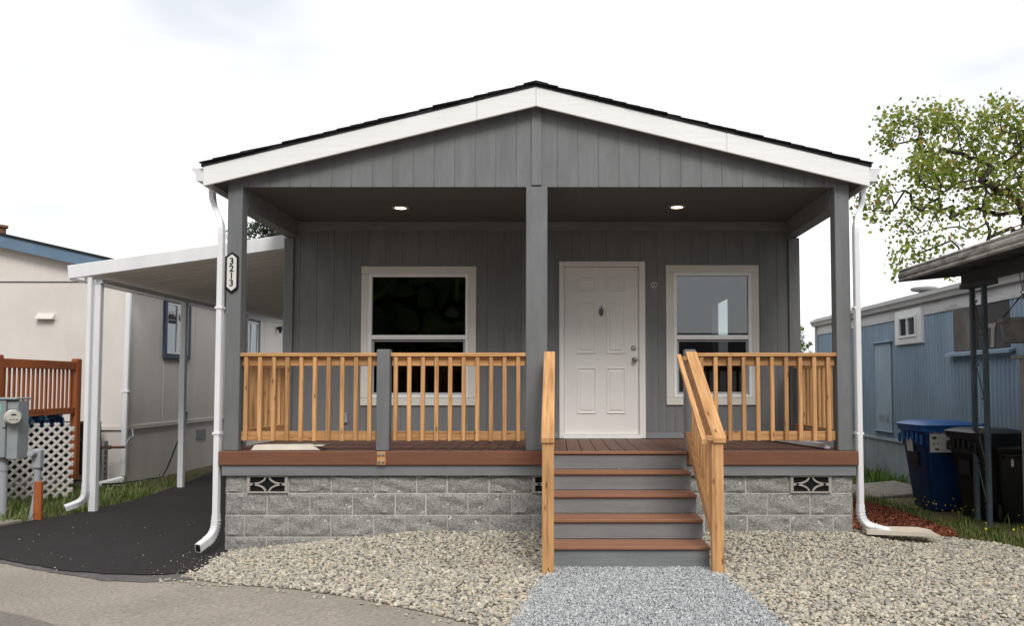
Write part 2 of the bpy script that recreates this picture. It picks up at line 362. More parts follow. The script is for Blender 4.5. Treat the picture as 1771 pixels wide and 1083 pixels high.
ROAD_EDGE = [(-40, 26), (-20, 15.6), (-9.5, 9.9), (-6.6, 8.35), (-5.15, 7.56), (-4.18, 7.05), (-3.6, 6.80), (-3.2, 6.72), (-2.9, 6.62), (-2.45, 6.33), (-1.95, 6.08), (-1.4, 5.7), (-0.9, 5.36), (-0.35, 4.95), (0.3, 4.45), (1.2, 3.8), (3, 2.6), (6, 0.9), (20, -7.5), (40, -19)]
ROAD = ROAD_EDGE + [(40, -26), (20, -14.5), (0, -4), (-20, 6), (-40, 17)]
sheet('road', ROAD, 'road_surface', 0.0, 'pale tan worn asphalt road in the foreground')
sheet('old_road_patch', [(-7.2, 7.3), (-5.6, 6.55), (-4.35, 6.0), (-3.6, 5.62), (-3.1, 5.3), (-2.75, 4.9), (-2.7, 4.3), (-6, 3.5), (-9, 5)], 'old_asphalt', 0.004, 'darker older asphalt patch on the road', 0.003)
DRIVE = [(-3.05, 6.86), (-3.35, 6.82), (-3.7, 6.84), (-4.2, 6.98), (-4.7, 7.24), (-5.2, 7.50), (-5.9, 7.86), (-6.5, 8.2), (-6.35, 8.6), (-6.16, 9.1), (-6.05, 9.6), (-5.86, 10.1), (-5.8, 11.4), (-5.92, 12.5), (-6.2, 14.6), (-6.3, 19), (-3.1, 19), (-3.1, 7.72)]
def ragged(poly, amp, step=0.09, seed=3):
    r = random.Random(seed); out = []
    for a, b in zip(poly, poly[1:] + poly[:1]):
        L_ = math.hypot(b[0] - a[0], b[1] - a[1]); n = max(1, min(30, int(L_ / step))); nx_, ny_ = -(b[1] - a[1]) / L_, (b[0] - a[0]) / L_
        for k in range(n):
            t = k / n; q = r.uniform(-amp, amp); out.append((a[0] + (b[0] - a[0]) * t + nx_ * q, a[1] + (b[1] - a[1]) * t + ny_ * q))
    return out
sheet('asphalt_skim', ragged([(-2.98, 6.62), (-3.35, 6.60), (-3.7, 6.66), (-3.95, 6.80), (-4.3, 6.95), (-4.9, 7.27), (-5.6, 7.62), (-6.6, 8.1), (-6.4, 8.5), (-5.0, 7.7), (-4.0, 7.2), (-3.0, 7.0)], 0.012), 'asphalt_skim', 0.007, 'thin grey smear of asphalt along the driveway edge', 0.004)
sheet('driveway', ragged(DRIVE, 0.014), 'driveway_asphalt', 0.018, 'fresh black asphalt driveway leading under the white carport')
GL = [(-3.14, 7.72), (-3.1, 7.2), (-3.1, 6.74), (-2.9, 6.60), (-2.45, 6.31), (-1.95, 6.05), (-1.4, 5.68), (-0.9, 5.34), (-0.35, 4.93), (-0.28, 4.9), (-0.2, 5.4), (-0.06, 6.45), (-0.06, 6.7), (-0.06, 8.0), (-3.14, 8.0)]
GR = [(1.22, 8.0), (1.22, 6.6), (1.27, 6.42), (1.33, 5.6), (1.40, 4.9), (1.5, 3.72), (3, 2.7), (4.6, 1.9), (5.2, 4.5), (4.65, 6.5), (4.3, 7.1), (4.0, 7.65), (3.75, 7.84), (3.3, 7.92), (2.82, 8.0)]
PATH = [(-0.02, 6.62), (-0.12, 6.2), (-0.2, 5.7), (-0.27, 5.1), (-0.3, 4.9), (0.3, 4.45), (1.2, 3.85), (1.45, 3.75), (1.42, 4.6), (1.37, 5.2), (1.32, 5.8), (1.27, 6.3), (1.22, 6.62)]
sheet('gravel_bed', GL, 'gravel_base', 0.006, 'gravel bed between the driveway and the steps')
sheet('gravel_bed', GR, 'gravel_base', 0.006, 'gravel bed beside the mulch strip')
sheet('path', PATH, 'path_base', 0.012, 'blue grey crushed stone path up to the steps')
MULCH = [(2.83, 7.95), (3.35, 7.90), (3.72, 7.82), (3.92, 8.0), (3.95, 8.8), (3.98, 9.6), (4.0, 10.6), (3.9, 13), (3.8, 16), (2.83, 16)]
sheet('mulch_strip', MULCH, 'mulch_base', 0.006, 'red brown bark mulch strip along the house')

def inside(P, poly):
    x, y = P[:, 0], P[:, 1]; c = np.zeros(len(P), bool); n = len(poly)
    for i in range(n):
        x1, y1 = poly[i]; x2, y2 = poly[(i + 1) % n]
        hit = ((y1 > y) != (y2 > y)); 
        with np.errstate(divide='ignore', invalid='ignore'):
            c ^= hit & (x < (x2 - x1) * (y - y1) / (y2 - y1 + 1e-12) + x1)
    return c
def ico(sub):
    bm = bmesh.new(); bmesh.ops.create_icosphere(bm, subdivisions=sub, radius=1)
    v = np.array([p.co[:] for p in bm.verts]); f = np.array([[q.index for q in a.verts] for a in bm.faces]); bm.free(); return v, f
def scatter(name, bases, pts, quat, scl, tone, mat, smooth):
    """one joined mesh of many small pieces: bases = list of (verts, tris)"""
    N = len(pts); which = NP.integers(0, len(bases), N); VV = []; FF = []; TT = []; off = 0
    for k, (bv, bf) in enumerate(bases):
        ix = np.nonzero(which == k)[0]
        if not len(ix): continue
        q = quat[ix]; a, b, c, d = q[:, 0], q[:, 1], q[:, 2], q[:, 3]
        M = np.stack([1 - 2 * (c * c + d * d), 2 * (b * c - a * d), 2 * (b * d + a * c), 2 * (b * c + a * d), 1 - 2 * (b * b + d * d), 2 * (c * d - a * b), 2 * (b * d - a * c), 2 * (c * d + a * b), 1 - 2 * (b * b + c * c)], 1).reshape(-1, 3, 3)
        v = bv[None] * scl[ix][:, None, :]; v = np.einsum('nij,nkj->nki', M, v) + pts[ix][:, None, :]
        VV.append(v.reshape(-1, 3)); nb = len(bv)
        FF.append((bf[None] + (np.arange(len(ix)) * nb)[:, None, None] + off).reshape(-1, 3)); off += len(ix) * nb
        TT.append(np.repeat(tone[ix], nb, 0))
    V = np.concatenate(VV); F = np.concatenate(FF); T = np.concatenate(TT)
    return rawmesh(name, V, F, T, mat, smooth)
def rawmesh(name, V, F, T, mat, smooth, parent=None):
    me = bpy.data.meshes.new(name); me.vertices.add(len(V)); me.vertices.foreach_set('co', V.astype(np.float32).ravel())
    k = F.shape[1]; me.loops.add(F.size); me.loops.foreach_set('vertex_index', F.astype(np.int32).ravel())
    me.polygons.add(len(F)); me.polygons.foreach_set('loop_start', (np.arange(len(F)) * k).astype(np.int32))
    me.polygons.foreach_set('loop_total', np.full(len(F), k, np.int32))
    me.polygons.foreach_set('use_smooth', np.full(len(F), smooth))
    at = me.attributes.new('tone', 'FLOAT_COLOR', 'POINT'); at.data.foreach_set('color', np.concatenate([T, np.ones((len(T), 1))], 1).astype(np.float32).ravel())
    me.update(calc_edges=True); me.materials.append(MATS[mat]); return link(name, me, parent)
def randquat(N, tilt=1.0):
    q = NP.normal(size=(N, 4)); q[:, 1:3] *= tilt; return q / np.linalg.norm(q, axis=1)[:, None]
def grid_pts(poly, sp, jit=0.45, clip=None):
    xs = [p[0] for p in poly]; ys = [p[1] for p in poly]
    X, Y = np.meshgrid(np.arange(min(xs), max(xs), sp), np.arange(max(min(ys), 4.2), max(ys), sp))
    P = np.stack([X.ravel(), Y.ravel()], 1) + NP.uniform(-jit, jit, (X.size, 2)) * sp
    P = P[inside(P, poly)]
    if clip is not None: P = P[clip(P)]
    return P
def ground_z(P): return np.array([h(a, b) for a, b in P])
def tones(N, cols, wts, var):
    c = np.array([srgb(*k)[:3] for k in cols]); t = c[NP.choice(len(c), N, p=np.array(wts) / sum(wts))]
    return np.clip(t * NP.uniform(1 - var, 1 + var, (N, 1)), 0, 1)
pv, pf = ico(2)
pebs = []
for k in range(7):
    d = NP.normal(size=3); e = NP.normal(size=3)
    pebs.append((pv * (1 + 0.10 * np.sin(pv @ d * 1.7 + k) + 0.07 * np.sin(pv @ e * 2.6))[:, None], pf))
PEB = [(186, 179, 163), (175, 168, 152), (164, 157, 143), (154, 150, 142), (142, 140, 135), (198, 190, 172), (122, 116, 108), (184, 168, 144)]
def pebble_bed(poly, label):
    P = grid_pts(poly, 0.0275, clip=lambda p: ~((p[:, 1] > 7.78) & (p[:, 0] > -3.2) & (p[:, 0] < 2.83)))
    N = len(P); z = ground_z(P) + NP.uniform(-0.001, 0.015, N)
    s = (0.0105 + 0.0085 * NP.random((N, 1)) ** 1.5) * np.array([[1.38, 0.98, 0.58]]) * NP.uniform(0.85, 1.15, (N, 3))
    o = scatter('pebbles', pebs, np.column_stack([P, z]), randquat(N, 0.28), s, tones(N, PEB, [4, 4, 4, 3, 1.6, 2.4, 0.3, 1], 0.08), 'pebble', True)
    tag(o, label, 'gravel', kind='stuff')
pebble_bed(GL, 'rounded beige river pebbles between the driveway and the steps')
pebble_bed([p for p in GR if p[1] > 4.4] + [], 'rounded beige river pebbles between the steps and the mulch')
cv, cf = ico(1)
chips = [(cv * NP.uniform(0.6, 1.25, (len(cv), 1)), cf) for k in range(6)]
P = grid_pts(ragged(PATH, 0.028, 0.05, 9), 0.0135); N = len(P)
o = scatter('crushed_stone', chips, np.column_stack([P, ground_z(P) + 0.012 + NP.uniform(0, 0.010, N)]), randquat(N), NP.uniform(0.0055, 0.0105, (N, 1)) * NP.uniform(0.6, 1.3, (N, 3)),
            tones(N, [(178, 180, 181), (165, 168, 169), (150, 153, 155), (194, 196, 197), (124, 127, 129)], [4, 4, 3, 2, 0.6], 0.12), 'chip', False)
tag(o, 'blue grey crushed stone chips covering the path', 'gravel', kind='stuff')
ST = np.concatenate([np.column_stack([NP.uniform(-5.6, -3.1, 55), NP.uniform(6.9, 9.6, 55)]), np.column_stack([-3.1 - NP.exponential(0.16, 60), NP.uniform(6.75, 7.7, 60)])])
t_ = NP.uniform(0, 1, 70); EX = np.interp(t_, np.linspace(0, 1, 6), [-3.2, -2.9, -2.45, -1.4, -0.35, 0.3]); EY = np.interp(t_, np.linspace(0, 1, 6), [6.68, 6.55, 6.28, 5.65, 4.9, 4.4])
ED = np.column_stack([EX - NP.exponential(0.03, 70), EY - NP.exponential(0.04, 70)])
RS = np.column_stack([NP.uniform(-5.5, -0.5, 120), NP.uniform(4.2, 6.9, 120)]); RS = RS[RS[:, 0] * 0.5 + RS[:, 1] < 4.6]
for nm, Q, zo, s0, s1, lab in (('loose_stones', ST, 0.020, 0.002, 0.006, 'tiny pale stones scattered on the driveway'), ('loose_stones', ED, 0.008, 0.007, 0.014, 'pebbles spilled from the gravel bed onto the road'), ('loose_stones', RS, 0.006, 0.003, 0.007, 'specks of grit on the road')):
    n_ = len(Q); o = scatter(nm, pebs, np.column_stack([Q, ground_z(Q) + zo]), randquat(n_, 0.4), NP.uniform(s0, s1, (n_, 1)) * np.array([[1.25, 0.95, 0.65]]), tones(n_, PEB, [4, 4, 4, 4, 2, 2, 0.6, 1], 0.1), 'pebble', True); tag(o, lab, 'stones', kind='stuff')
bxv = np.array([(a, b, c) for c in (-1, 1) for a, b in ((-1, -1), (1, -1), (1, 1), (-1, 1))], float)
bxf = np.array([(3, 2, 1), (3, 1, 0), (4, 5, 6), (4, 6, 7), (0, 1, 5), (0, 5, 4), (1, 2, 6), (1, 6, 5), (2, 3, 7), (2, 7, 6), (3, 0, 4), (3, 4, 7)])
P = grid_pts([q for q in MULCH if q[1] < 14] + [(2.83, 13)], 0.024, 0.6); N = len(P)
o = scatter('bark_mulch', [(bxv, bxf)], np.column_stack([P, ground_z(P) + 0.012 + NP.uniform(0, 0.022, N)]), randquat(N, 0.3), NP.uniform(0.6, 1.4, (N, 3)) * np.array([[0.022, 0.006, 0.0035]]),
            tones(N, [(126, 68, 46), (104, 54, 38), (150, 92, 66), (82, 44, 34), (176, 120, 92)], [4, 4, 3, 2, 1], 0.15), 'mulch', False)
tag(o, 'red brown bark mulch chips along the house', 'mulch', kind='stuff')
def grass(P, hmin, hmax, cols, wts, label, lean=0.5, wid=0.004):
    N = len(P); z = ground_z(P) - 0.02; H = NP.uniform(hmin, hmax, N); a = NP.uniform(0, 6.283, N); ln = NP.uniform(0.1, lean, N) * H
    d = np.column_stack([np.cos(a), np.sin(a), 0 * a]); sd_ = np.column_stack([-np.sin(a), np.cos(a), 0 * a]) * (wid * NP.uniform(0.7, 1.5, (N, 1)))
    b = np.column_stack([P, z]); up = np.array([[0, 0, 1.0]])
    m1 = b + d * (ln * 0.35)[:, None] + up * (H * 0.6)[:, None]; t = b + d * ln[:, None] + up * (H * NP.uniform(0.8, 1, N))[:, None]
    V = np.stack([b - sd_, b + sd_, m1 + sd_ * 0.8, m1 - sd_ * 0.8, t], 1).reshape(-1, 3)
    F = (np.array([[0, 1, 2], [0, 2, 3], [3, 2, 4]])[None] + (np.arange(N) * 5)[:, None, None]).reshape(-1, 3)
    o = rawmesh('grass', V, F, np.repeat(tones(N, cols, wts, 0.15), 5, 0), 'blade', False); return tag(o, label, 'grass', kind='stuff')
def noisy(P, s, thr):
    v = np.sin(P[:, 0] * s + 1.3 * np.sin(P[:, 1] * s * 0.7)) + np.sin(P[:, 1] * s * 1.1 + 1.7 * np.sin(P[:, 0] * s * 0.6)); return v > thr
BANK = [(-6.55, 8.35), (-6.2, 9.1), (-6.08, 9.6), (-5.95, 10.1), (-5.85, 11.4), (-6.0, 12.6), (-6.3, 14.0), (-6.85, 14), (-6.9, 12.4), (-7.6, 12.4), (-8.2, 9.4), (-7.4, 8.9)]
P = grid_pts(BANK, 0.026, 0.9); P = P[(noisy(P, 4.1, 0.0) | (NP.random(len(P)) < 0.25)) & (NP.random(len(P)) < np.clip((14.2 - P[:, 1]) / 3, 0.08, 1))]
grass(P, 0.04, 0.17, [(104, 124, 66), (128, 148, 84), (84, 104, 56), (166, 160, 116)], [4, 3, 3, 2.2], 'tall green grass and weeds on the bank by the meter', 0.9, 0.006)
LAWN = [(3.95, 7.75), (4.3, 7.2), (4.7, 6.6), (5.3, 4.4), (8, 4.4), (8, 9), (5.65, 9), (5.65, 16), (3.9, 16), (4.0, 10.6), (3.98, 9.6), (3.95, 8.8), (3.9, 8.1)]
P = grid_pts(LAWN, 0.026, 0.9); bare = (P[:, 0] > 4.35) & (P[:, 1] > 8.4) & (P[:, 1] < 12.5) & ~noisy(P, 7.7, 0.7)
P = P[noisy(P, 5.3, -1.1) & ~bare]
grass(P, 0.025, 0.085, [(92, 112, 52), (120, 130, 70), (74, 92, 44), (158, 146, 96)], [4, 3, 3, 2], 'short patchy grass beside the wheelie bins', 0.9)
P2 = P[NP.random(len(P)) < 0.05]
grass(P2, 0.10, 0.2, [(96, 124, 56), (128, 140, 74)], [1, 1], 'taller grass stalks standing out of the patchy lawn', 0.6, 0.003)
P3 = np.column_stack([NP.uniform(4.2, 5.6, 900), NP.uniform(12.6, 15.5, 900)]); P3 = P3[noisy(P3, 5, 0.0)]
grass(P3, 0.12, 0.3, [(84, 116, 50), (112, 140, 66)], [1, 1], 'leafy weeds along the foot of the blue trailer', 0.8, 0.012)
FL = np.column_stack([NP.uniform(4.0, 4.75, 46), NP.uniform(7.3, 10.6, 46)])
bv, bf = ico(1)
o = scatter('dandelion_flowers', [(bv, bf)], np.column_stack([FL, ground_z(FL) + NP.uniform(0.07, 0.17, 46)]), randquat(46), NP.uniform(0.007, 0.013, (46, 1)) * np.array([[1, 1, 0.45]]), tones(46, [(232, 206, 40), (240, 220, 80)], [1, 1], 0.06), 'blade', True)
tag(o, 'small yellow dandelion flowers dotted over the patchy grass', 'flowers', kind='stuff')

# ------------------------------------------------------------------ the grey manufactured house
YF, YB = 7.78, 9.46
DZ = 0.845
XL, XR = -3.20, 2.82
YE = 20.0
CEIL = 3.40
H = thing('manufactured_house', (-0.2, 9.46, 0), 'grey gabled house with covered front porch and white fascia', 'house')
# body walls: left, right (with a window opening), rear, floor, ceiling
bw = obj('side_wall', MB().box((XL + 0.06, (YB + YE) / 2 + 0.05, 2.1), (0.11, YE - YB - 0.1, 2.6)), 'siding', H)
mb = MB(); x = XR - 0.055
mb.box((x, (YB + 0.1 + 12.9) / 2, 2.1), (0.11, 12.9 - YB - 0.1, 2.6)); mb.box((x, (14.2 + YE) / 2, 2.1), (0.11, YE - 14.2, 2.6))
mb.box((x, 13.55, 1.3), (0.11, 1.3, 1.0)); mb.box((x, 13.55, 3.15), (0.11, 1.3, 0.5))
obj('side_wall', mb, 'siding', H)
bx('rear_wall', (XL, YE, 0.8), (XR, YE + 0.1, 3.4), 'siding', H)
bx('room_floor', (XL + 0.12, YB + 0.1, 0.78), (XR - 0.12, YE, 0.86), 'interior', H)
bx('room_ceiling', (XL + 0.12, YB + 0.12, 3.2), (XR - 0.12, YE, 3.24), 'interior', H)
bx('room_partition', (-0.25, YB + 0.12, 0.86), (-0.15, YE - 6, 3.2), 'interior', H)
bx('room_partition', (XL + 0.12, 12.6, 0.86), (-0.25, 12.7, 3.2), 'interior', H)
# side skirt
bx('side_skirt', (XL + 0.02, 7.95, -0.3), (XL + 0.08, YE, 0.8), 'siding', H)
bx('side_skirt', (XR - 0.08, 7.95, -0.3), (XR - 0.02, YE, 0.8), 'siding', H)
# porch back wall of grooved siding
OPEN = [(-2.304, -0.957, 1.231, 2.865), (1.264, 2.353, 1.238, 2.879), (0.014, 1.02, 0.80, 2.926)]
def wall_pieces(x0, x1, z0, z1, first, step, opens):
    cuts = {x0, x1}; gro = set(); k = first
    while k < x1:
        if k > x0: cuts.add(k); gro.add(round(k, 4))
        k += step
    for o in opens: cuts |= {o[0], o[1]}
    cuts = sorted(c for c in cuts if x0 <= c <= x1); out = []
    for a, b in zip(cuts, cuts[1:]):
        if b - a < 0.012: continue
        ga = 0.0021 if round(a, 4) in gro else 0.0003; gb = 0.0021 if round(b, 4) in gro else 0.0003
        segs = [(z0, z1)]; m = (a + b) / 2
        for o in opens:
            if o[0] < m < o[1]:
                segs = [s for lo, hi in segs for s in ((lo, min(hi, o[2])), (max(lo, o[3]), hi)) if s[1] - s[0] > 0.03]
        out += [(a + ga, b - gb, lo, hi) for lo, hi in segs]
    return out
mb = MB()
for a, b, lo, hi in wall_pieces(XL + 0.02, XR - 0.02, DZ, CEIL, 99, 1, [(o[0] + 0.05, o[1] - 0.05, o[2] + (0.05 if o[2] > 1 else 0), o[3] - 0.05) for o in OPEN]):
    mb.box(((a + b) / 2, YB + 0.050, (lo + hi) / 2), (b - a + 0.001, 0.09, hi - lo))
PW = obj('porch_wall', mb, 'siding', H)
for a, b, lo, hi in wall_pieces(-3.10, 2.70, DZ + 0.075, 3.285, -3.03, 0.2, OPEN):
    bx('siding_board', (a, YB, lo), (b, YB + 0.016, hi), 'siding', PW, 0.0018)
bx('frieze_board', (-3.10, YB - 0.006, 3.287), (2.70, YB + 0.012, CEIL), 'trim_grey_x', PW)
for a, b in ((-3.10, 0.012), (1.022, 2.70)):
    bx('base_board', (a, YB - 0.006, DZ + 0.004), (b, YB + 0.012, DZ + 0.073), 'trim_grey_x', PW)
bx('corner_board', (-3.213, YB - 0.03, DZ), (-3.103, YB + 0.14, CEIL - 0.2), 'trim_grey_z', PW)
bx('corner_board', (2.703, YB - 0.03, DZ), (2.833, YB + 0.14, CEIL - 0.2), 'trim_grey_z', PW)
def window(x0, x1, z0, z1, tw, mid, name='window'):
    """white single-hung window with cream trim, seen from the porch"""
    fx0, fx1, fz0, fz1 = x0 + tw, x1 - tw, z0 + tw, z1 - tw
    mb = MB(); t = 0.038
    for lo, hi in (((fx0, fz0), (fx0 + t, fz1)), ((fx1 - t, fz0), (fx1, fz1)), ((fx0 + t, fz1 - t), (fx1 - t, fz1)), ((fx0 + t, fz0), (fx1 - t, fz0 + t)), ((fx0 + t, mid - 0.026), (fx1 - t, mid + 0.026))):
        mb.box(((lo[0] + hi[0]) / 2, YB + 0.005, (lo[1] + hi[1]) / 2), (hi[0] - lo[0], 0.06, hi[1] - lo[1]))
    W = obj(name, mb, 'vinyl_white', H, bevel=0.004)
    bx('trim_board', (x0, YB - 0.022, z1 - tw), (x1, YB + 0.02, z1), 'window_trim', W)
    bx('trim_board', (x0 + 0.001, YB - 0.020, z0), (x1 - 0.001, YB + 0.02, z0 + tw), 'window_trim', W)
    bx('trim_board', (x0 + 0.001, YB - 0.021, z0 + tw + 0.001), (x0 + tw, YB + 0.02, z1 - tw - 0.001), 'window_trim', W)
    bx('trim_board', (x1 - tw, YB - 0.021, z0 + tw + 0.001), (x1 - 0.001, YB + 0.02, z1 - tw - 0.001), 'window_trim', W)
    bx('pane', (fx0 + t, YB + 0.004, mid + 0.026), (fx1 - t, YB + 0.010, fz1 - t), 'glass', W, 0)
    # lower sash sits back with its own thin frame and an insect screen
    mb = MB(); s = 0.026; a0, a1, c0, c1 = fx0 + t, fx1 - t, fz0 + t, mid - 0.026
    for lo, hi in (((a0, c0), (a0 + s, c1)), ((a1 - s, c0), (a1, c1)), ((a0 + s, c1 - s), (a1 - s, c1)), ((a0 + s, c0), (a1 - s, c0 + s))):
        mb.box(((lo[0] + hi[0]) / 2, YB + 0.014, (lo[1] + hi[1]) / 2), (hi[0] - lo[0], 0.02, hi[1] - lo[1]))
    obj('sash', mb, 'conduit_grey', W, bevel=0.003)
    bx('pane', (a0 + s, YB + 0.012, c0 + s), (a1 - s, YB + 0.017, c1 - s), 'screened_glass', W, 0)
    return W
W = window(*OPEN[0], 0.088, 2.03); W['label'] = 'wide window with dark glass'
W = window(*OPEN[1], 0.088, 2.03); W['label'] = 'narrower window reflecting pale sky'
# front door
D = bx('door', (0.075, YB + 0.012, 0.895), (0.945, YB + 0.057, 2.858), 'door_paint', H, 0.003); D['label'] = 'white six panel front door'
DW, DHt = 0.87, 1.963
for px0, px1 in ((62, 157), (209, 302)):
    for py0, py1 in ((47, 119), (169, 427), (497, 722)):
        x0, x1 = 0.075 + px0 / 368 * DW, 0.075 + px1 / 368 * DW; z1, z0 = 2.858 - py0 / 824 * DHt, 2.858 - py1 / 824 * DHt
        mb = MB(); o_ = 0.0; y0 = YB + 0.012
        def ring(i, dep): return [(x0 + i, y0 - dep, z0 + i), (x1 - i, y0 - dep, z0 + i), (x1 - i, y0 - dep, z1 - i), (x0 + i, y0 - dep, z1 - i)]
        rr = ring(0, -0.002) + ring(0.003, 0.010) + ring(0.012, 0.010) + ring(0.020, 0.002) + ring(0.034, 0.002) + ring(0.046, 0.008)
        fs = [(k * 4 + i, k * 4 + (i + 1) % 4, k * 4 + 4 + (i + 1) % 4, k * 4 + 4 + i) for k in range(5) for i in range(4)] + [(20, 21, 22, 23)]
        obj('door_panel', mb.add(rr, fs), 'door_paint', D)
for lo, hi in (((0.014, 0.848), (0.073, 2.926)), ((0.947, 0.848), (1.022, 2.926)), ((0.073, 2.860), (0.947, 2.926))):
    bx('door_frame', (lo[0], YB - 0.024, lo[1]), (hi[0], YB + 0.06, hi[1]), 'door_paint', D, 0.008)
bx('threshold', (0.06, YB - 0.05, 0.849), (0.96, YB + 0.04, 0.892), 'vinyl_white', D)
mb = MB().lathe([(0.0001, 0), (0.033, 0), (0.033, -0.006), (0.014, -0.010), (0.012, -0.035), (0.026, -0.045), (0.028, -0.060), (0.020, -0.070), (0.0001, -0.073)], 20, (0.897, YB + 0.012, 1.77), 'y')
obj('knob', mb, 'satin_metal', D, True)
mb = MB().lathe([(0.0001, 0), (0.032, 0), (0.031, -0.012), (0.024, -0.020), (0.0001, -0.021)], 20, (0.886, YB + 0.012, 1.905), 'y')
obj('deadbolt', mb, 'satin_metal', D, True)
kx, kz = 0.508, 2.335
mb = MB().prism([(kx - 0.012, kz + 0.025), (kx, kz + 0.07), (kx + 0.012, kz + 0.025), (kx + 0.027, kz + 0.03), (kx + 0.018, kz - 0.03), (kx, kz - 0.06), (kx - 0.018, kz - 0.03), (kx - 0.027, kz + 0.03)], 'y', YB - 0.002, YB + 0.012)
mb.tube([(kx + 0.024 * math.sin(a), YB - 0.012, kz - 0.012 - 0.03 * math.cos(a)) for a in np.linspace(-1.9, 1.9, 9)], 0.004, 6)
obj('knocker', mb, 'dark_metal', D)
# oval bell plate and outlet
mb = MB(); mb.add(*(lambda n: ([(1.127 + a * math.cos(2 * math.pi * k / n), YB - y, 2.645 + b * math.sin(2 * math.pi * k / n)) for a, b, y in ((0.042, 0.032, 0), (0.042, 0.032, 0.010), (0.034, 0.024, 0.010), (0.034, 0.024, 0.006)) for k in range(n)], [(r * n + k, r * n + (k + 1) % n, (r + 1) * n + (k + 1) % n, (r + 1) * n + k) for r in range(3) for k in range(n)]))(24))
BP = obj('bell_plate', mb, 'window_trim', H)
mb = MB(); mb.add([(1.127 + 0.034 * math.cos(2 * math.pi * k / 24), YB - 0.005, 2.645 + 0.024 * math.sin(2 * math.pi * k / 24)) for k in range(24)], [tuple(range(24))]); obj('plate_face', mb, 'dark_metal', BP)
mb = MB().prism([(1.117, 2.632), (1.123, 2.658), (1.131, 2.658), (1.137, 2.632)], 'y', YB - 0.009, YB - 0.005); obj('bell_mark', mb, 'window_trim', BP)
bx('outlet_cover', (-2.52, YB - 0.03, 1.03), (-2.45, YB, 1.15), 'meter_grey', H, 0.006)
# porch ceiling, lights, side headers, posts
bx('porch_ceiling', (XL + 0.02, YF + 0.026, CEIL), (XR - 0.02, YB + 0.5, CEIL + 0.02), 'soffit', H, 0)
for i, (x, y) in enumerate(((-1.712, 8.72), (1.288, 8.68))):
    mb = MB().lathe([(0.060, 0.004), (0.060, -0.004), (0.070, -0.010), (0.086, -0.008), (0.090, 0.0), (0.088, 0.004)], 32, (x, y, CEIL)); mb.f = mb.f[:-2]
    T = obj('recessed_light', mb, 'window_trim', H, True)
    obj('lamp', MB().lathe([(0.0001, -0.003), (0.061, -0.002), (0.061, 0.004), (0.0001, 0.004)], 32, (x, y, CEIL - 0.002)), 'lit_lamp', T)
    ld = bpy.data.lights.new('porch_lamp_light', 'SPOT'); ld.energy = 5; ld.color = (1, 0.83, 0.6); ld.spot_size = R(110); ld.spot_blend = 0.6; ld.shadow_soft_size = 0.05
    lo_ = bpy.data.objects.new('porch_lamp_light', ld); COL.objects.link(lo_); lo_.location = (x, y, CEIL - 0.012); lo_.parent = T; lo_.matrix_parent_inverse = Matrix()
for a, b in ((XL + 0.002, XL + 0.14), (XR - 0.14, XR - 0.002)):
    bx('side_header', (a, YF + 0.13, CEIL - 0.19), (b, YB + 0.11, CEIL + 0.12), 'trim_grey_x', H)
for a, b, top in ((-3.203, -3.062, 3.43), (-0.309, -0.103, 3.402), (2.683, 2.824, 3.43)):
    bx('porch_post', (a, YF, DZ), (b, YF + (b - a if b - a < 0.16 else 0.15), top), 'trim_grey_z', H, 0.005)
# gable
GX, SL = -0.212, 0.245
def rake_z(x, base): return base - SL * abs(x - GX)
gb = MB().prism([(XL, 3.425), (XR, 3.425), (XR, rake_z(XR, 4.215)), (GX, 4.215), (XL, rake_z(XL, 4.215))], 'y', YF + 0.011, YF + 0.12)
GA = obj('gable', gb, 'siding', H)
cuts = [XL + 0.004] + [x for x in np.arange(-3.006, 2.8, 0.2)] + [XR - 0.004]
for a, b in zip(cuts, cuts[1:]):
    for p, q in (((a, min(b, GX)), (max(a, GX), b)) if a < GX < b else ((a, b),)):
        if q - p < 0.02: continue
        p2, q2 = p + 0.0020, q - 0.0020
        if p == GX: p2 = p
        if q == GX: q2 = q
        zb = CEIL - 0.002; zp, zq = rake_z(p2, 4.212), rake_z(q2, 4.212)
        if zp < zb + 0.01 or zq < zb + 0.01: continue
        obj('siding_board', MB().prism([(p2, zb), (q2, zb), (q2, zq), (p2, zp)], 'y', YF + 0.006, YF + 0.0235), 'siding', GA, bevel=0.0018)
bx('gable_trim', (-0.258, YF - 0.012, CEIL + 0.012), (-0.160, YF + 0.0055, 4.20), 'trim_grey_z', GA)
# fascia boards
TIPL, TIPR = -3.399, 2.986
def fz(x, top): return (4.351 if top else 4.159) - SL * abs(x - GX)
for a, b in ((TIPL, -0.782), (-0.780, GX - 0.001), (GX + 0.001, 1.62), (1.622, TIPR)):
    ya = 7.667 + rnd.uniform(0, 0.002)
    obj('fascia_board', MB().prism([(a, fz(a, 0)), (b, fz(b, 0)), (b, fz(b, 1)), (a, fz(a, 1))], 'y', ya, 7.692), 'fascia_white', H, bevel=0.004)
for x, s in ((TIPL, 1), (TIPR, -1)):
    bx('eave_fascia', (min(x, x + s * 0.02), 7.694, fz(x, 0) + 0.002), (max(x, x + s * 0.02), YE + 0.3, fz(x, 1) - 0.004), 'fascia_white', H)
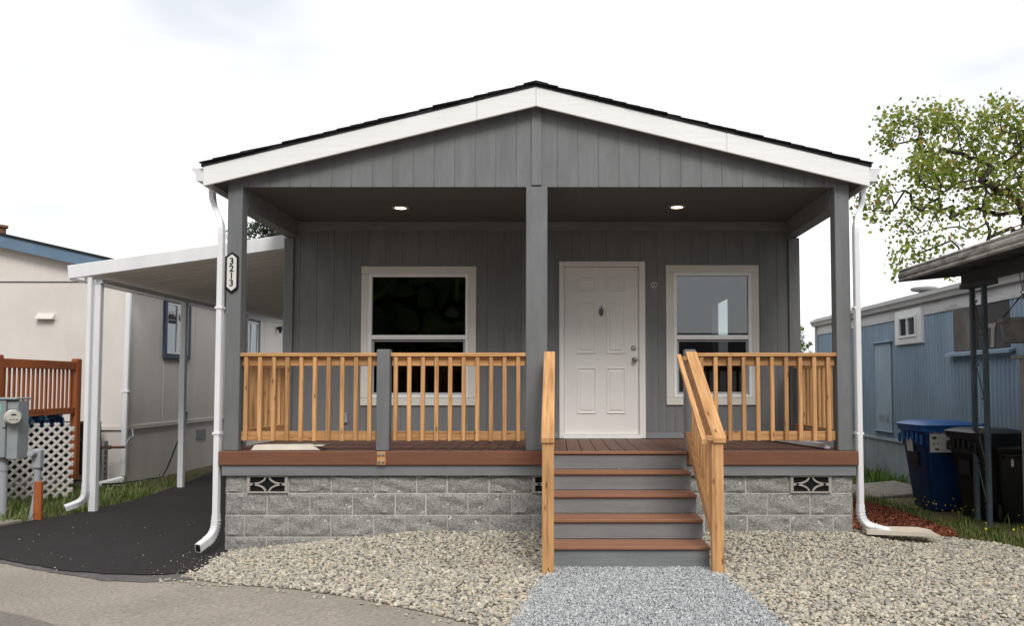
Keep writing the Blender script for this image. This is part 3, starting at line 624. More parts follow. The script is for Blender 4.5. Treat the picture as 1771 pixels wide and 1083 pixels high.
# roof: deck, shingle courses, ridge cap
rb = MB().prism([(TIPL + 0.021, fz(TIPL, 0) + 0.055), (GX, 4.159 + 0.055), (TIPR - 0.021, fz(TIPR, 0) + 0.055), (TIPR - 0.021, fz(TIPR, 1)), (GX, 4.349), (TIPL + 0.021, fz(TIPL, 1))], 'y', 7.694, YE + 0.3)
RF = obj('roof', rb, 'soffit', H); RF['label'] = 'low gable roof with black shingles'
dp = MB()
for s, tip in ((-1, TIPL), (1, TIPR)):
    dp.prism([(tip + s * 0.02, fz(tip + s * 0.02, 1) + 0.001), (GX, 4.352), (GX, 4.370), (tip + s * 0.02, fz(tip + s * 0.02, 1) + 0.019)], 'y', 7.657, YE + 0.31)
obj('drip_edge', dp, 'shingle', RF)
an = math.atan(SL)
for s, tip in ((-1, TIPL), (1, TIPR)):
    Ls = abs(tip - GX) / math.cos(an) + 0.04; k = 0; d = 0
    while d < Ls - 0.10:
        ln = min(0.27, Ls - d)
        mid = d + ln / 2; x = tip + s * 0.03 - s * mid * math.cos(an); z = fz(tip, 1) - 0.006 + mid * math.sin(an) + 0.033 + rnd.uniform(-0.002, 0.002)
        y0 = 7.643 + rnd.uniform(-0.012, 0.014)
        sh = MB().box((0, 0, 0), (ln, YE + 0.3 - y0, 0.011))
        obj('shingle_course', sh, 'shingle', RF, loc=(x, (y0 + YE + 0.3) / 2, z), rot=(0, s * (an - 0.040) + rnd.uniform(-0.004, 0.004), 0))
        d += 0.135
obj('ridge_cap', MB().prism([(GX - 0.12, 4.357), (GX, 4.386), (GX + 0.12, 4.357), (GX + 0.12, 4.371), (GX, 4.4005), (GX - 0.12, 4.371)], 'y', 7.637, YE + 0.3), 'shingle', RF)
# gutters and downspouts
for s, tip, lab in ((-1, TIPL, 'left'), (1, TIPR, 'right')):
    t = tip + s * 0.003; zt = fz(tip, 1) - 0.01
    pr = [(t, zt), (t, zt - 0.125), (t + s * 0.075, zt - 0.125), (t + s * 0.085, zt - 0.06), (t + s * 0.125, zt - 0.015), (t + s * 0.125, zt + 0.004), (t + s * 0.112, zt + 0.004), (t + s * 0.110, zt - 0.02), (t + s * 0.072, zt - 0.05), (t + s * 0.066, zt - 0.115), (t + s * 0.008, zt - 0.115), (t + s * 0.008, zt)]
    GT = obj('gutter', MB().prism(pr, 'y', 7.705, YE + 0.28), 'white_metal', H)
    cap = [(t, zt), (t, zt - 0.125), (t + s * 0.075, zt - 0.125), (t + s * 0.085, zt - 0.06), (t + s * 0.125, zt - 0.015), (t + s * 0.125, zt + 0.003)]
    obj('gutter_end_cap', MB().prism(cap, 'y', 7.698, 7.7045), 'white_metal', GT)
def elbow_path(pts, n=5, r=0.10):
    out = [Vector(pts[0])]
    for a, b, c in zip(pts, pts[1:], pts[2:]):
        a, b, c = Vector(a), Vector(b), Vector(c); p = b + (a - b).normalized() * r; q = b + (c - b).normalized() * r
        out += [p * (1 - t) ** 2 + b * 2 * t * (1 - t) + q * t * t for t in np.linspace(0, 1, n)]
    return out + [Vector(pts[-1])]
def downspout(pts, parent, wd=0.052, dp_=0.075, shoe=None):
    o = obj('downspout', MB().rtube(elbow_path(pts), wd, dp_), 'white_metal', parent)
    if shoe:
        P = elbow_path(shoe, 9, 0.13); mb = MB().rtube(P, wd + 0.008, dp_ + 0.010)
        for i in range(1, len(P) - 1):           # crimped ribs of the elbow
            d = (P[i + 1] - P[i - 1]).normalized() * 0.004; mb.rtube([P[i] - d, P[i] + d], wd + 0.018, dp_ + 0.020)
        e = obj('elbow', mb, 'white_metal', o)
        d = (P[-1] - P[-2]).normalized()
        obj('spout_mouth', MB().rtube([P[-1] - d * 0.005, P[-1] + d * 0.0015], wd - 0.004, dp_ - 0.004), 'black_void', o)
    return o
gzb = fz(TIPL, 1) - 0.135
downspout([(-3.45, 8.0, gzb + 0.02), (-3.45, 8.0, 3.31), (-3.245, 7.75, 3.03), (-3.245, 7.75, 0.22)], H, shoe=[(-3.245, 7.75, 0.24), (-3.245, 7.75, 0.055), (-3.30, 7.50, -0.025)])
downspout([(3.04, 8.0, gzb + 0.02), (3.04, 8.0, 3.31), (2.868, 7.74, 3.03), (2.868, 7.74, 0.32)], H, shoe=[(2.868, 7.74, 0.34), (2.868, 7.74, 0.15), (3.10, 7.66, 0.09)])
for x, z in ((-3.245, 2.2), (-3.245, 1.0), (2.868, 2.2), (2.868, 1.0)):
    bx('downspout_strap', (x - 0.036, 7.705, z), (x + 0.036, 7.795, z + 0.025), 'white_metal', H, 0.003)
# deck
DK = bx('deck', (XL + 0.02, 7.76, DZ - 0.20), (XR - 0.02, YB + 0.02, DZ - 0.03), 'black_void', H, 0)
x = 0.087 - 0.139 * 24
while x < XR - 0.02:
    a, b = max(x + 0.003, XL + 0.002), min(x + 0.136, XR - 0.002)
    if b - a > 0.03: bx('deck_board', (a, 7.728, DZ - 0.024), (b, YB - 0.004, DZ), 'composite_y', DK, 0.003)
    x += 0.139
for a, b in ((-3.216, -0.062), (-0.060, 1.232), (1.234, 2.852)):
    bx('rim_board', (a, 7.704, 0.715), (b, 7.726, DZ - 0.001), 'rim_x', H, 0.004)
bx('rim_board', (-3.216, 7.728, 0.715), (-3.204, YB + 0.1, DZ - 0.001), 'rim_y', H, 0.003)
bx('rim_board', (2.840, 7.728, 0.715), (2.852, YB + 0.1, DZ - 0.001), 'rim_y', H, 0.003)
bx('skirt_board', (-3.19, 7.727, 0.612), (2.832, 7.750, 0.7145), 'trim_grey_x', H, 0.003)
BK = bx('post_bracket', (-1.712, 7.690, 0.717), (-1.630, 7.7035, 0.842), 'cedar_x', H, 0.003)
for dx in (-0.02, 0.02):
    for z in (0.745, 0.812): obj('bolt', MB().lathe([(0.0001, -0.012), (0.010, -0.010), (0.013, -0.003), (0.013, 0.002)], 12, (-1.671 + dx, 7.690, z), 'y'), 'galvanised', BK, True)
# short posts of the railing
bx('short_post', (-1.735, 7.745, DZ), (-1.612, 7.865, 1.815), 'trim_grey_z', H, 0.006)
bx('short_post', (1.215, 7.755, DZ), (1.320, 7.865, 1.815), 'trim_grey_z', H, 0.006)
# split-face block foundation
FW = bx('foundation_wall', (-3.162, 7.7765, -0.35), (2.802, 7.90, 0.612), 'mortar', H, 0)
bx('foundation_return', (-3.160, 7.90, -0.35), (-3.06, 9.6, 0.612), 'mortar', H, 0)
bx('foundation_return', (2.70, 7.90, -0.35), (2.80, 9.6, 0.612), 'mortar', H, 0)
def split_block(wd, ht, seed, cornerL=False, cornerR=False):
    r = random.Random(seed); nx_, nz_ = max(4, int(wd / 0.026)), 8; vs = []; fs = []
    ph = [r.uniform(0, 6.28) for _ in range(8)]; tl = r.uniform(-0.010, 0.010)
    for j in range(nz_ + 1):
        for i in range(nx_ + 1):
            u, v = i / nx_, j / nz_; ex = min(i, nx_ - i); ez = min(j, nz_ - j); e = min(1, min(ex, ez) / 1.0)
            n = 0.004 * math.sin(u * 7 + ph[0] + 3 * math.sin(v * 3 + ph[1])) + 0.003 * math.sin(v * 9 + ph[2] + u * 5) + 0.002 * math.sin(u * 23 + ph[3] + v * 11) + r.uniform(-0.003, 0.003)
            y = -0.007 - e * (0.011 + 1.5 * n + 0.7 * tl * (v - 0.5) * 2)
            vs.append(((u - 0.5) * wd + (0 if e else r.uniform(-0.001, 0.001)), y, (v - 0.5) * ht + (0 if e else r.uniform(-0.0015, 0.0015))))
    for j in range(nz_):
        for i in range(nx_): a = j * (nx_ + 1) + i; fs.append((a, a + 1, a + nx_ + 2, a + nx_ + 1))
    # side skirts back into the mortar
    k = len(vs); rim = [i for i in range(nx_ + 1)] + [j * (nx_ + 1) + nx_ for j in range(1, nz_ + 1)] + [nz_ * (nx_ + 1) + i for i in range(nx_ - 1, -1, -1)] + [j * (nx_ + 1) for j in range(nz_ - 1, 0, -1)]
    for i in rim: vs.append((vs[i][0], 0.03, vs[i][2]))
    for q in range(len(rim)): fs.append((rim[q], k + q, k + (q + 1) % len(rim), rim[(q + 1) % len(rim)]))
    return mesh_of(MB().add(vs, fs), 'block', smooth=True)
BLK = {}
def block(x0, x1, z0, z1):
    wd = round(x1 - x0 - 0.008, 2); ht = round(z1 - z0 - 0.009, 3); key = (wd, ht, rnd.randrange(5))
    if key not in BLK: BLK[key] = split_block(wd, ht, hash(key) & 0xffff)
    link('block', BLK[key], FW, ((x0 + x1) / 2, 7.782, (z0 + z1) / 2))
def breeze(x0, x1, z0, z1):
    mb = MB(); ya, yb = 7.752, 7.7705; b = 0.014; zm, xm = (z0 + z1) / 2, (x0 + x1) / 2
    for lo, hi in (((x0, z0), (x0 + 0.028, z1)), ((x1 - 0.028, z0), (x1, z1)), ((x0 + 0.028, z0), (x1 - 0.028, z0 + b)), ((x0 + 0.028, z1 - b), (x1 - 0.028, z1))):
        mb.box(((lo[0] + hi[0]) / 2, (ya + yb) / 2, (lo[1] + hi[1]) / 2), (hi[0] - lo[0], yb - ya, hi[1] - lo[1]))
    ix, iz = (x1 - x0) / 2 - 0.028, (z1 - z0) / 2 - b
    for sx in (-1, 1):
        mb.box((xm + sx * (ix - 0.02), (ya + yb) / 2 + 0.001, zm), (0.06, yb - ya, 0.022))
        for sz in (-1, 1):      # curved rib from the middle of the side to the middle of the top
            P = []
            for t in np.linspace(0, 1, 9):
                a = t * math.pi / 2
                P.append((xm + sx * (0.018 + (ix - 0.045) * (1 - math.sin(a))), (ya + yb) / 2, zm + sz * (0.004 + (iz - 0.0) * (1 - math.cos(a)))))
            mb.rtube(P, yb - ya - 0.002, 0.017, (0, 1, 0))
    o = obj('vent_block', mb, 'breeze_block', FW)
    bx('vent_hole', (x0 + 0.004, 7.771, z0 + 0.004), (x1 - 0.004, 7.776, z1 - 0.004), 'black_void', FW, 0); return o
uj = lambda lst, x0, s: [(x0 + q / s - 965) / 180.0 for q in lst]
rows = [  # bottom, top, left joints, right joints
    (0.440, 0.646, uj([350, 558, 767, 975, 1125, 1330, 1540], 380, 2.85), uj([975, 1165], 900, 2.518)),
    (0.233, 0.440, uj([247, 455, 663, 872, 1022, 1228, 1440], 380, 2.85), uj([1068, 1253], 900, 2.518)),
    (0.027, 0.233, uj([137, 350, 558, 767, 920, 1128, 1335, 1545], 380, 2.85), uj([980, 1167, 1350], 900, 2.518)),
    (-0.18, 0.027, uj([247, 455, 663, 872, 1022, 1228, 1440], 380, 2.85), uj([1068, 1253], 900, 2.518))]
for ri, (z0, z1, lj, rj) in enumerate(rows):
    zt = min(z1, 0.614)
    js = [-3.17] + lj
    if ri == 0: js = [-3.17, -2.963] + lj
    while js[-1] + 0.41 < rj[0] - 0.12: js.append(js[-1] + 0.407)
    js += rj
    if ri == 0: js += [2.606]
    js.append(2.81)
    for a, b in zip(js, js[1:]):
        m = (a + b) / 2
        if ri == 0 and (-2.98 < m < -2.55 or 2.2 < m < 2.62): breeze(a + 0.003, b - 0.003, z0 + 0.006, zt - 0.004)
        elif ri == 0 and -0.30 < m < 0.2 and abs(a - lj[-1]) < 1e-6: breeze(a + 0.003, b - 0.003, z0 + 0.006, zt - 0.004)
        else: block(a, b, z0, zt)
for s, x in ((-1, -3.165), (1, 2.803)):   # corner returns of the block wall
    for ri, (z0, z1) in enumerate(((0.44, 0.614), (0.233, 0.44), (0.027, 0.233), (-0.18, 0.027))):
        for k in range(4):
            y0 = 7.80 + k * 0.407 - (0.2 if ri % 2 else 0); y0c = max(y0, 7.80)
            key = ('r', round(y0 + 0.397 - y0c, 2), round(z1 - z0 - 0.011, 3))
            if key not in BLK: BLK[key] = split_block(key[1], key[2], 77 + ri)
            link('block', BLK[key], FW, (x, (y0c + y0 + 0.397) / 2, (z0 + z1) / 2), (0, 0, R(90 * s)))

# ------------------------------------------------------------------ porch railings
def railing(label, p0, p1, n, inward, first=0.0, last=0.0, group='cedar railings round the porch'):
    """straight cedar railing from p0 to p1 (x,y); balusters on the `inward`-rotated side"""
    a, b = Vector((*p0, 0)), Vector((*p1, 0)); L = (b - a).length; d = (b - a) / L; ang = math.atan2(d.y, d.x)
    T = thing('porch_railing', ((a + b) / 2 + Vector((0, 0, DZ)))[:], label, 'railing', group)
    nrm = Vector((-d.y, d.x, 0)) * inward
    def piece(name, t0, t1, off, wd, z0, z1, mat):
        c = a + d * ((t0 + t1) / 2) + nrm * off; k = (round(t1 - t0, 3), wd, round(z1 - z0, 3), mat)
        if k not in BOXES: BOXES[k] = mesh_of(MB().box((0, 0, 0), (t1 - t0, wd, z1 - z0)), mat, bevel=0.003)
        return link(name, BOXES[k], T, (c.x, c.y, (z0 + z1) / 2), (0, 0, ang))
    piece('top_cap', 0, L, 0.02, 0.092, 1.748, 1.784, 'cedar_x')
    piece('top_rail', 0.003, L - 0.003, 0.0, 0.038, 1.658, 1.7475, 'cedar_x')
    piece('bottom_rail', 0.003, L - 0.003, 0.0, 0.038, 0.938, 1.028, 'cedar_x')
    for i in range(n):
        t = first + (L - first - last) * i / (n - 1) if n > 1 else L / 2
        o = piece('baluster', t - 0.019, t + 0.019, 0.0385, 0.038, 0.936 + rnd.uniform(-0.003, 0.003), 1.746, 'cedar_z')
        if i % 3 == 0: pass
    return T
railing('cedar railing between the numbered post and the short grey post', (-3.058, 7.850), (-1.738, 7.850), 10, -1, 0.055, 0.075)
railing('cedar railing between the short grey post and the central porch post', (-1.609, 7.850), (-0.312, 7.850), 10, -1, 0.045, 0.070)
railing('cedar railing on the porch front to the right of the steps', (1.323, 7.850), (2.680, 7.850), 10, -1, 0.060, 0.075)
railing('cedar side railing of the porch facing the driveway', (-3.13, 7.93), (-3.13, 9.42), 11, 1, 0.07, 0.07)
railing('cedar side railing of the porch facing the blue trailer', (2.755, 9.42), (2.755, 7.93), 11, 1, 0.07, 0.07)

# ------------------------------------------------------------------ porch steps with cedar handrails
S = thing('porch_steps', (0.58, 6.5, 0), 'grey and brown wooden steps with cedar handrails up to the porch', 'steps')
NY = [7.72 - 0.30 * k for k in range(5)]; NZ = [DZ - 0.165 * k for k in range(5)]
for k in range(1, 5):
    T = bx('tread', (-0.055, NY[k], NZ[k] - 0.026), (1.215, NY[k] + 0.140, NZ[k]), 'tread_x', S, 0.005)
    bx('tread_board', (-0.055, NY[k] + 0.143, NZ[k] - 0.026), (1.215, NY[k] + 0.322, NZ[k]), 'tread_x', T, 0.004)
for k in range(0, 5):
    top = NZ[k] - 0.027 if k else 0.714; bot = NZ[k + 1] + 0.001 if k < 4 else -0.06
    y = NY[k] + 0.024 if k else 7.680
    if k == 0: bx('riser', (-0.050, 7.684, bot), (1.213, 7.7035, 0.7135 + 0.10), 'trim_grey_x', S, 0.003)
    else: bx('riser', (-0.050, y, bot), (1.213, y + 0.02, top), 'trim_grey_x', S, 0.003)
T = bx('tread', (-0.055, 7.664, DZ - 0.026), (1.215, 7.7275, DZ + 0.001), 'tread_x', S, 0.006); T['label'] = 'nosing board at the edge of the deck'
for x in (-0.035, 0.58, 1.195):
    pts = [(6.58, -0.06), (7.68, -0.06), (7.68, 0.70)]
    for k in range(1, 5): pts += [(NY[k] + 0.325 if k > 1 else 7.675, NZ[k] - 0.03), (NY[k] + 0.046, NZ[k] - 0.03)]
    obj('stringer', MB().prism(pts, 'x', x - 0.012, x + 0.012), 'trim_grey_x', S)
def sloped(x0, x1, ya, yb, z_at_b, ht, name, mat='cedar_slope', par=None, b=0.003):
    """board following the stair pitch with plumb ends; z_at_b = its top at yb"""
    s_ = 0.55; c = ((x0 + x1) / 2, (ya + yb) / 2, z_at_b - s_ * (yb - ya) / 2)
    mb = MB(); vs = [(x, y - c[1], z_at_b - s_ * (yb - y) - (ht if lo else 0) - c[2]) for y in (ya, yb) for x, lo in ((x0 - c[0], 1), (x1 - c[0], 1), (x1 - c[0], 0), (x0 - c[0], 0))]
    mb.add(vs, [(0, 1, 2, 3), (7, 6, 5, 4), (0, 4, 5, 1), (1, 5, 6, 2), (2, 6, 7, 3), (3, 7, 4, 0)])
    return obj(name, mb, mat, par or S, bevel=b, loc=c)
for side, (n0, n1, c0, c1, lab) in enumerate(((-0.124, -0.032, -0.132, -0.028, 'left'), (1.200, 1.292, 1.208, 1.312, 'right'))):
    bx('newel_post', (n0, 6.352, -0.05), (n1, 6.444, 1.050), 'cedar_z', S, 0.005)
    sloped(c0, c1, 6.335, 7.66, 1.792, 0.042, 'handrail_cap')
    cx_ = (n0 + n1) / 2 + (0.022 if side == 0 else -0.022)
    sloped(cx_ - 0.02, cx_ + 0.02, 6.446, 7.66, 1.745, 0.095, 'top_rail')
    sloped(cx_ - 0.02, cx_ + 0.02, 6.446, 7.66, 1.035, 0.10, 'bottom_rail')
    for i in range(8):
        y = 6.575 + i * 0.143; s0 = 1.035 - 0.55 * (7.66 - y) - 0.098; s1 = 1.745 - 0.55 * (7.66 - y) - 0.01
        xb = cx_ + (-0.0395 if side == 0 else 0.0395)
        mb = MB(); vs = [(dx, dy, z + 0.55 * dy - (s0 + s1) / 2) for z in (s0, s1) for dx, dy in ((-0.019, -0.019), (0.019, -0.019), (0.019, 0.019), (-0.019, 0.019))]
        mb.add(vs, [(3, 2, 1, 0), (4, 5, 6, 7), (0, 1, 5, 4), (1, 2, 6, 5), (2, 3, 7, 6), (3, 0, 4, 7)])
        obj('baluster', mb, 'cedar_z', S, bevel=0.003, loc=(xb, y, (s0 + s1) / 2))
# second graspable rail with returns on the right side
sloped(1.118, 1.158, 6.335, 7.62, 1.765, 0.045, 'grab_rail')
for y in (6.375, 7.58):
    zt = 1.765 - 0.55 * (7.62 - y) - 0.004
    bx('rail_return', (1.1585, y - 0.038, zt - 0.038), (1.2075, y + 0.038, zt + 0.002), 'cedar_x', S, 0.003)

# ------------------------------------------------------------------ small things on the porch
PL = thing('house_number_plaque', (-3.146, 7.77, 2.37), 'tall black and white number plaque on the porch post', 'plaque')
def octo(wd, z0, z1, ch): return [(-wd, z0 + ch), (-wd + 0.010, z0 + ch - 0.012), (0, z0), (wd - 0.010, z0 + ch - 0.012), (wd, z0 + ch), (wd, z1 - ch), (wd - 0.010, z1 - ch + 0.012), (0, z1), (-wd + 0.010, z1 - ch + 0.012), (-wd, z1 - ch)]
obj('back_plate', MB().prism([(-3.146 + a, b) for a, b in octo(0.064, 2.355, 2.760, 0.05)], 'y', 7.765, 7.779), 'plaque_black', PL, bevel=0.003)
obj('face_plate', MB().prism([(-3.146 + a, b) for a, b in octo(0.045, 2.380, 2.735, 0.04)], 'y', 7.759, 7.765), 'paper_white', PL, bevel=0.001)
for i, ch in enumerate('3213'):
    text('numeral', ch, 0.088, 'plaque_black', PL, (-3.146, 7.758, 2.665 - i * 0.0705), (R(90), 0, 0), bold=0.0016)
def splash_block(label, loc, rz, wd, ln, name='splash_block', mat='beige_plastic'):
    T = thing(name, loc, label, 'splash block', 'plastic splash blocks')
    w0, w1, hh, t = wd * 0.36, wd * 0.5, 0.048, 0.012
    M = Matrix.Translation(Vector(loc)) @ Matrix.Rotation(rz, 4, 'Z')
    def put(nm, vs, fs): obj(nm, MB().add([M @ Vector(v) for v in vs], fs), mat, T, bevel=0.003)
    put('tray', [(0, -w0, 0), (ln, -w1, 0), (ln, w1, 0), (0, w0, 0), (0, -w0, 0.014), (ln, -w1, 0.014), (ln, w1, 0.014), (0, w0, 0.014)], [(3, 2, 1, 0), (4, 5, 6, 7), (0, 1, 5, 4), (1, 2, 6, 5), (2, 3, 7, 6), (3, 0, 4, 7)])
    for s in (-1, 1):
        put('rim', [(0, s * w0, 0), (ln, s * w1, 0), (ln, s * (w1 + t), 0), (0, s * (w0 + t), 0), (0, s * w0, hh), (ln * 0.8, s * (w0 + (w1 - w0) * 0.8), hh * 0.9), (ln, s * w1, 0.02), (ln, s * (w1 + t), 0.02), (ln * 0.8, s * (w0 + (w1 - w0) * 0.8 + t), hh * 0.9), (0, s * (w0 + t), hh)],
            [(0, 1, 6, 5, 4), (3, 9, 8, 7, 2), (4, 5, 8, 9), (5, 6, 7, 8), (0, 3, 2, 1), (0, 4, 9, 3), (1, 2, 7, 6)])
    put('back_edge', [(-t, -w0 - t, 0), (0, -w0 - t, 0), (0, w0 + t, 0), (-t, w0 + t, 0), (-t, -w0 - t, hh), (0, -w0 - t, hh), (0, w0 + t, hh), (-t, w0 + t, hh)], [(3, 2, 1, 0), (4, 5, 6, 7), (0, 1, 5, 4), (1, 2, 6, 5), (2, 3, 7, 6), (3, 0, 4, 7)])
    return T
splash_block('cream plastic splash block on the gravel under the downspout by the mulch', (2.90, 7.70, h(2.9, 7.7) + 0.035), R(-9), 0.26, 0.62)
# upturned splash block on the deck
T = thing('splash_block', (-2.62, 7.86, DZ), 'cream plastic splash block lying upside down on the deck', 'splash block', 'plastic splash blocks')
vs = [(-2.93, 7.74, DZ + 0.002), (-2.28, 7.78, DZ + 0.002), (-2.28, 8.02, DZ + 0.002), (-2.90, 8.0, DZ + 0.002), (-2.90, 7.76, DZ + 0.055), (-2.36, 7.80, DZ + 0.060), (-2.36, 8.0, DZ + 0.060), (-2.87, 7.98, DZ + 0.055)]
obj('shell', MB().add(vs, [(3, 2, 1, 0), (4, 5, 6, 7), (0, 1, 5, 4), (1, 2, 6, 5), (2, 3, 7, 6), (3, 0, 4, 7)]), 'beige_plastic', T, bevel=0.008)
obj('flange', MB().box((-2.30, 7.90, DZ + 0.045), (0.10, 0.22, 0.014)), 'beige_plastic', T, bevel=0.003)
bp_ = MB().rtube([(2.62, 7.90, DZ + 0.036), (2.36, 9.2, DZ + 0.036)], 0.07, 0.05)
tag(obj('downspout_offcut', bp_, 'white_metal'), 'white downspout length lying on the deck by the side railing', 'downspout')

# ------------------------------------------------------------------ white carport beside the house
CP = thing('carport', (-4.6, 13.4, -0.09), 'white metal lean-to carport with ribbed roof over the black driveway', 'carport')
CY0, CY1 = 10.06, 17.0
cz = lambda x: 2.80 + (x + 6.10) * (3.178 - 2.80) / (6.10 - 3.436)      # underside of the roof edge
fa = MB().prism([(-6.115, 2.80), (-3.22, cz(-3.22)), (-3.22, cz(-3.22) + 0.175), (-6.135, 2.965)], 'y', CY0, CY0 + 0.03)
obj('fascia', fa, 'white_metal', CP, bevel=0.005)
obj('fascia', MB().prism([(-6.115, 2.80), (-3.22, cz(-3.22)), (-3.22, cz(-3.22) + 0.175), (-6.135, 2.965)], 'y', CY1, CY1 + 0.03), 'white_metal', CP, bevel=0.005)
obj('side_gutter', MB().prism([(-6.135, 2.845), (-6.115, 2.785), (-6.03, 2.785), (-6.03, 2.797), (-6.105, 2.797), (-6.122, 2.845)], 'y', CY0 + 0.031, CY1), 'white_metal', CP)
pw = 0.26; y = CY0 + 0.035
while y < CY1 - 0.02:
    z = lambda x, o: cz(x) + o
    prof = [(0, 0.012), (0.014, 0.012), (0.030, 0.085), (0.110, 0.085), (0.118, 0.070), (0.142, 0.070), (0.150, 0.085), (0.230, 0.085), (0.246, 0.012), (pw - 0.002, 0.012)]
    x0, x1 = -6.08, -3.225; vs = []; fs = []
    for xx in (x0, x1):
        for t in (0, 0.004):
            vs += [(xx, y + a, cz(xx) + b + t) for a, b in prof]
    n = len(prof)
    for i in range(n - 1):
        fs += [(i, i + 1, 2 * n + i + 1, 2 * n + i), (n + i, 3 * n + i, 3 * n + i + 1, n + i + 1), (i, n + i, n + i + 1, i + 1), (2 * n + i, 2 * n + i + 1, 3 * n + i + 1, 3 * n + i)]
    obj('roof_panel', MB().add(vs, fs), 'panel_white_metal', CP); y += pw
obj('beam', MB().box((-5.78, (CY0 + CY1) / 2 + 0.03, 2.782), (0.075, CY1 - CY0 - 0.12, 0.060)), 'white_metal', CP, bevel=0.004)
for py in (CY0 + 0.14, 12.55, 15.0):
    gz = h(-5.79, py) - 0.02
    bx('post', (-5.850, py - 0.042, gz), (-5.765, py + 0.042, 2.751), 'white_metal', CP, 0.006)
obj('downspout', MB().rtube([Vector((-5.862, 10.112, 2.82)), Vector((-5.862, 10.112, 0.22))], 0.055, 0.07), 'white_metal', CP)
P = elbow_path([(-5.862, 10.112, 0.24), (-5.862, 10.112, 0.03), (-6.02, 9.97, -0.035)], 9, 0.12); mb = MB().rtube(P, 0.062, 0.078)
for i in range(1, len(P) - 1):
    d = (P[i + 1] - P[i - 1]).normalized() * 0.004; mb.rtube([P[i] - d, P[i] + d], 0.072, 0.088)
obj('elbow', mb, 'white_metal', CP)

# ------------------------------------------------------------------ neighbour house behind the carport
LH = thing('neighbour_house', (-8.9, 16, -0.12), 'beige house with slate blue eaves beyond the carport', 'house')
LX, LY, LYE = -6.93, 13.0, 24.0
pk = -10.9
lz = lambda x: 3.50 - 0.228 * abs(x + 7.335 if x > pk else 0) if False else 3.505 - 0.228 * (abs(x - pk) - abs(-7.335 - pk))
obj('front_wall', MB().prism([(-14.6, 0.78), (LX, 0.78), (LX, lz(LX) - 0.1), (pk, lz(pk) - 0.1), (-14.6, lz(-14.6) - 0.1)], 'y', LY, LY + 0.1), 'left_wall', LH)
bx('side_wall', (LX - 0.1, LY + 0.101, 0.78), (LX, LYE, 3.42), 'left_wall', LH, 0)
bx('front_skirt', (-14.6, LY + 0.012, -0.3), (LX - 0.014, LY + 0.09, 0.779), 'left_wall', LH, 0)
bx('side_skirt', (LX - 0.09, LY + 0.091, -0.3), (LX - 0.012, LYE, 0.779), 'left_wall', LH, 0)
bx('belt_trim', (-14.6, LY - 0.02, 0.745), (LX + 0.02, LY - 0.001, 0.815), 'left_wall', LH)
bx('belt_trim', (LX + 0.001, LY, 0.745), (LX + 0.02, LYE, 0.815), 'left_wall', LH)
bx('belt_trim', (-14.6, LY - 0.012, 3.125), (LX, LY - 0.001, 3.140), 'siding_backing', LH, 0.001)
for yv in np.arange(LY + 1.22, LYE, 1.22): bx('batten', (LX + 0.001, yv - 0.004, 0.82), (LX + 0.006, yv + 0.004, 3.2), 'left_wall', LH, 0.001)
rk = MB().prism([(pk, lz(pk)), (-6.62, lz(-6.62)), (-6.62, lz(-6.62) - 0.188), (pk, lz(pk) - 0.188)], 'y', LY - 0.16, LY - 0.13); obj('rake_fascia', rk, 'left_trim_blue', LH)
rk = MB().prism([(pk, lz(pk)), (-15.1, lz(-15.1)), (-15.1, lz(-15.1) - 0.188), (pk, lz(pk) - 0.188)], 'y', LY - 0.16, LY - 0.13); obj('rake_fascia', rk, 'left_trim_blue', LH)
bx('eave_fascia', (-6.62, LY - 0.13, lz(-6.62) - 0.188), (-6.595, LYE, lz(-6.62)), 'left_trim_blue', LH)
rf = MB().prism([(-15.15, lz(-15.15) + 0.002), (pk, lz(pk) + 0.002), (-6.58, lz(-6.58) + 0.002), (-6.58, lz(-6.58) + 0.04), (pk, lz(pk) + 0.04), (-15.15, lz(-15.15) + 0.04)], 'y', LY - 0.18, LYE + 0.2)
RF2 = obj('roof', rf, 'shingle', LH)
obj('soffit', MB().prism([(pk, lz(pk) - 0.06), (-6.63, lz(-6.63) - 0.06), (-6.63, lz(-6.63) - 0.08), (pk, lz(pk) - 0.08)], 'y', LY - 0.129, LYE), 'left_wall', LH)
obj('roof_vent', MB().lathe([(0.0001, 0), (0.07, 0), (0.07, 0.12), (0.10, 0.12), (0.10, 0.16), (0.0001, 0.17)], 16, (-9.29, LY + 0.4, lz(-9.29) + 0.02)), 'rust', RF2, True)
VH = obj('wall_vent', MB().prism([(LY - 0.005, 2.62), (LY - 0.02, 2.62), (LY - 0.09, 2.535), (LY - 0.09, 2.525), (LY - 0.005, 2.525)], 'x', -8.37, -8.09), 'left_wall', LH)
bx('vent_flange', (-8.39, LY - 0.006, 2.51), (-8.05, LY - 0.001, 2.64), 'window_trim', LH, 0.001)
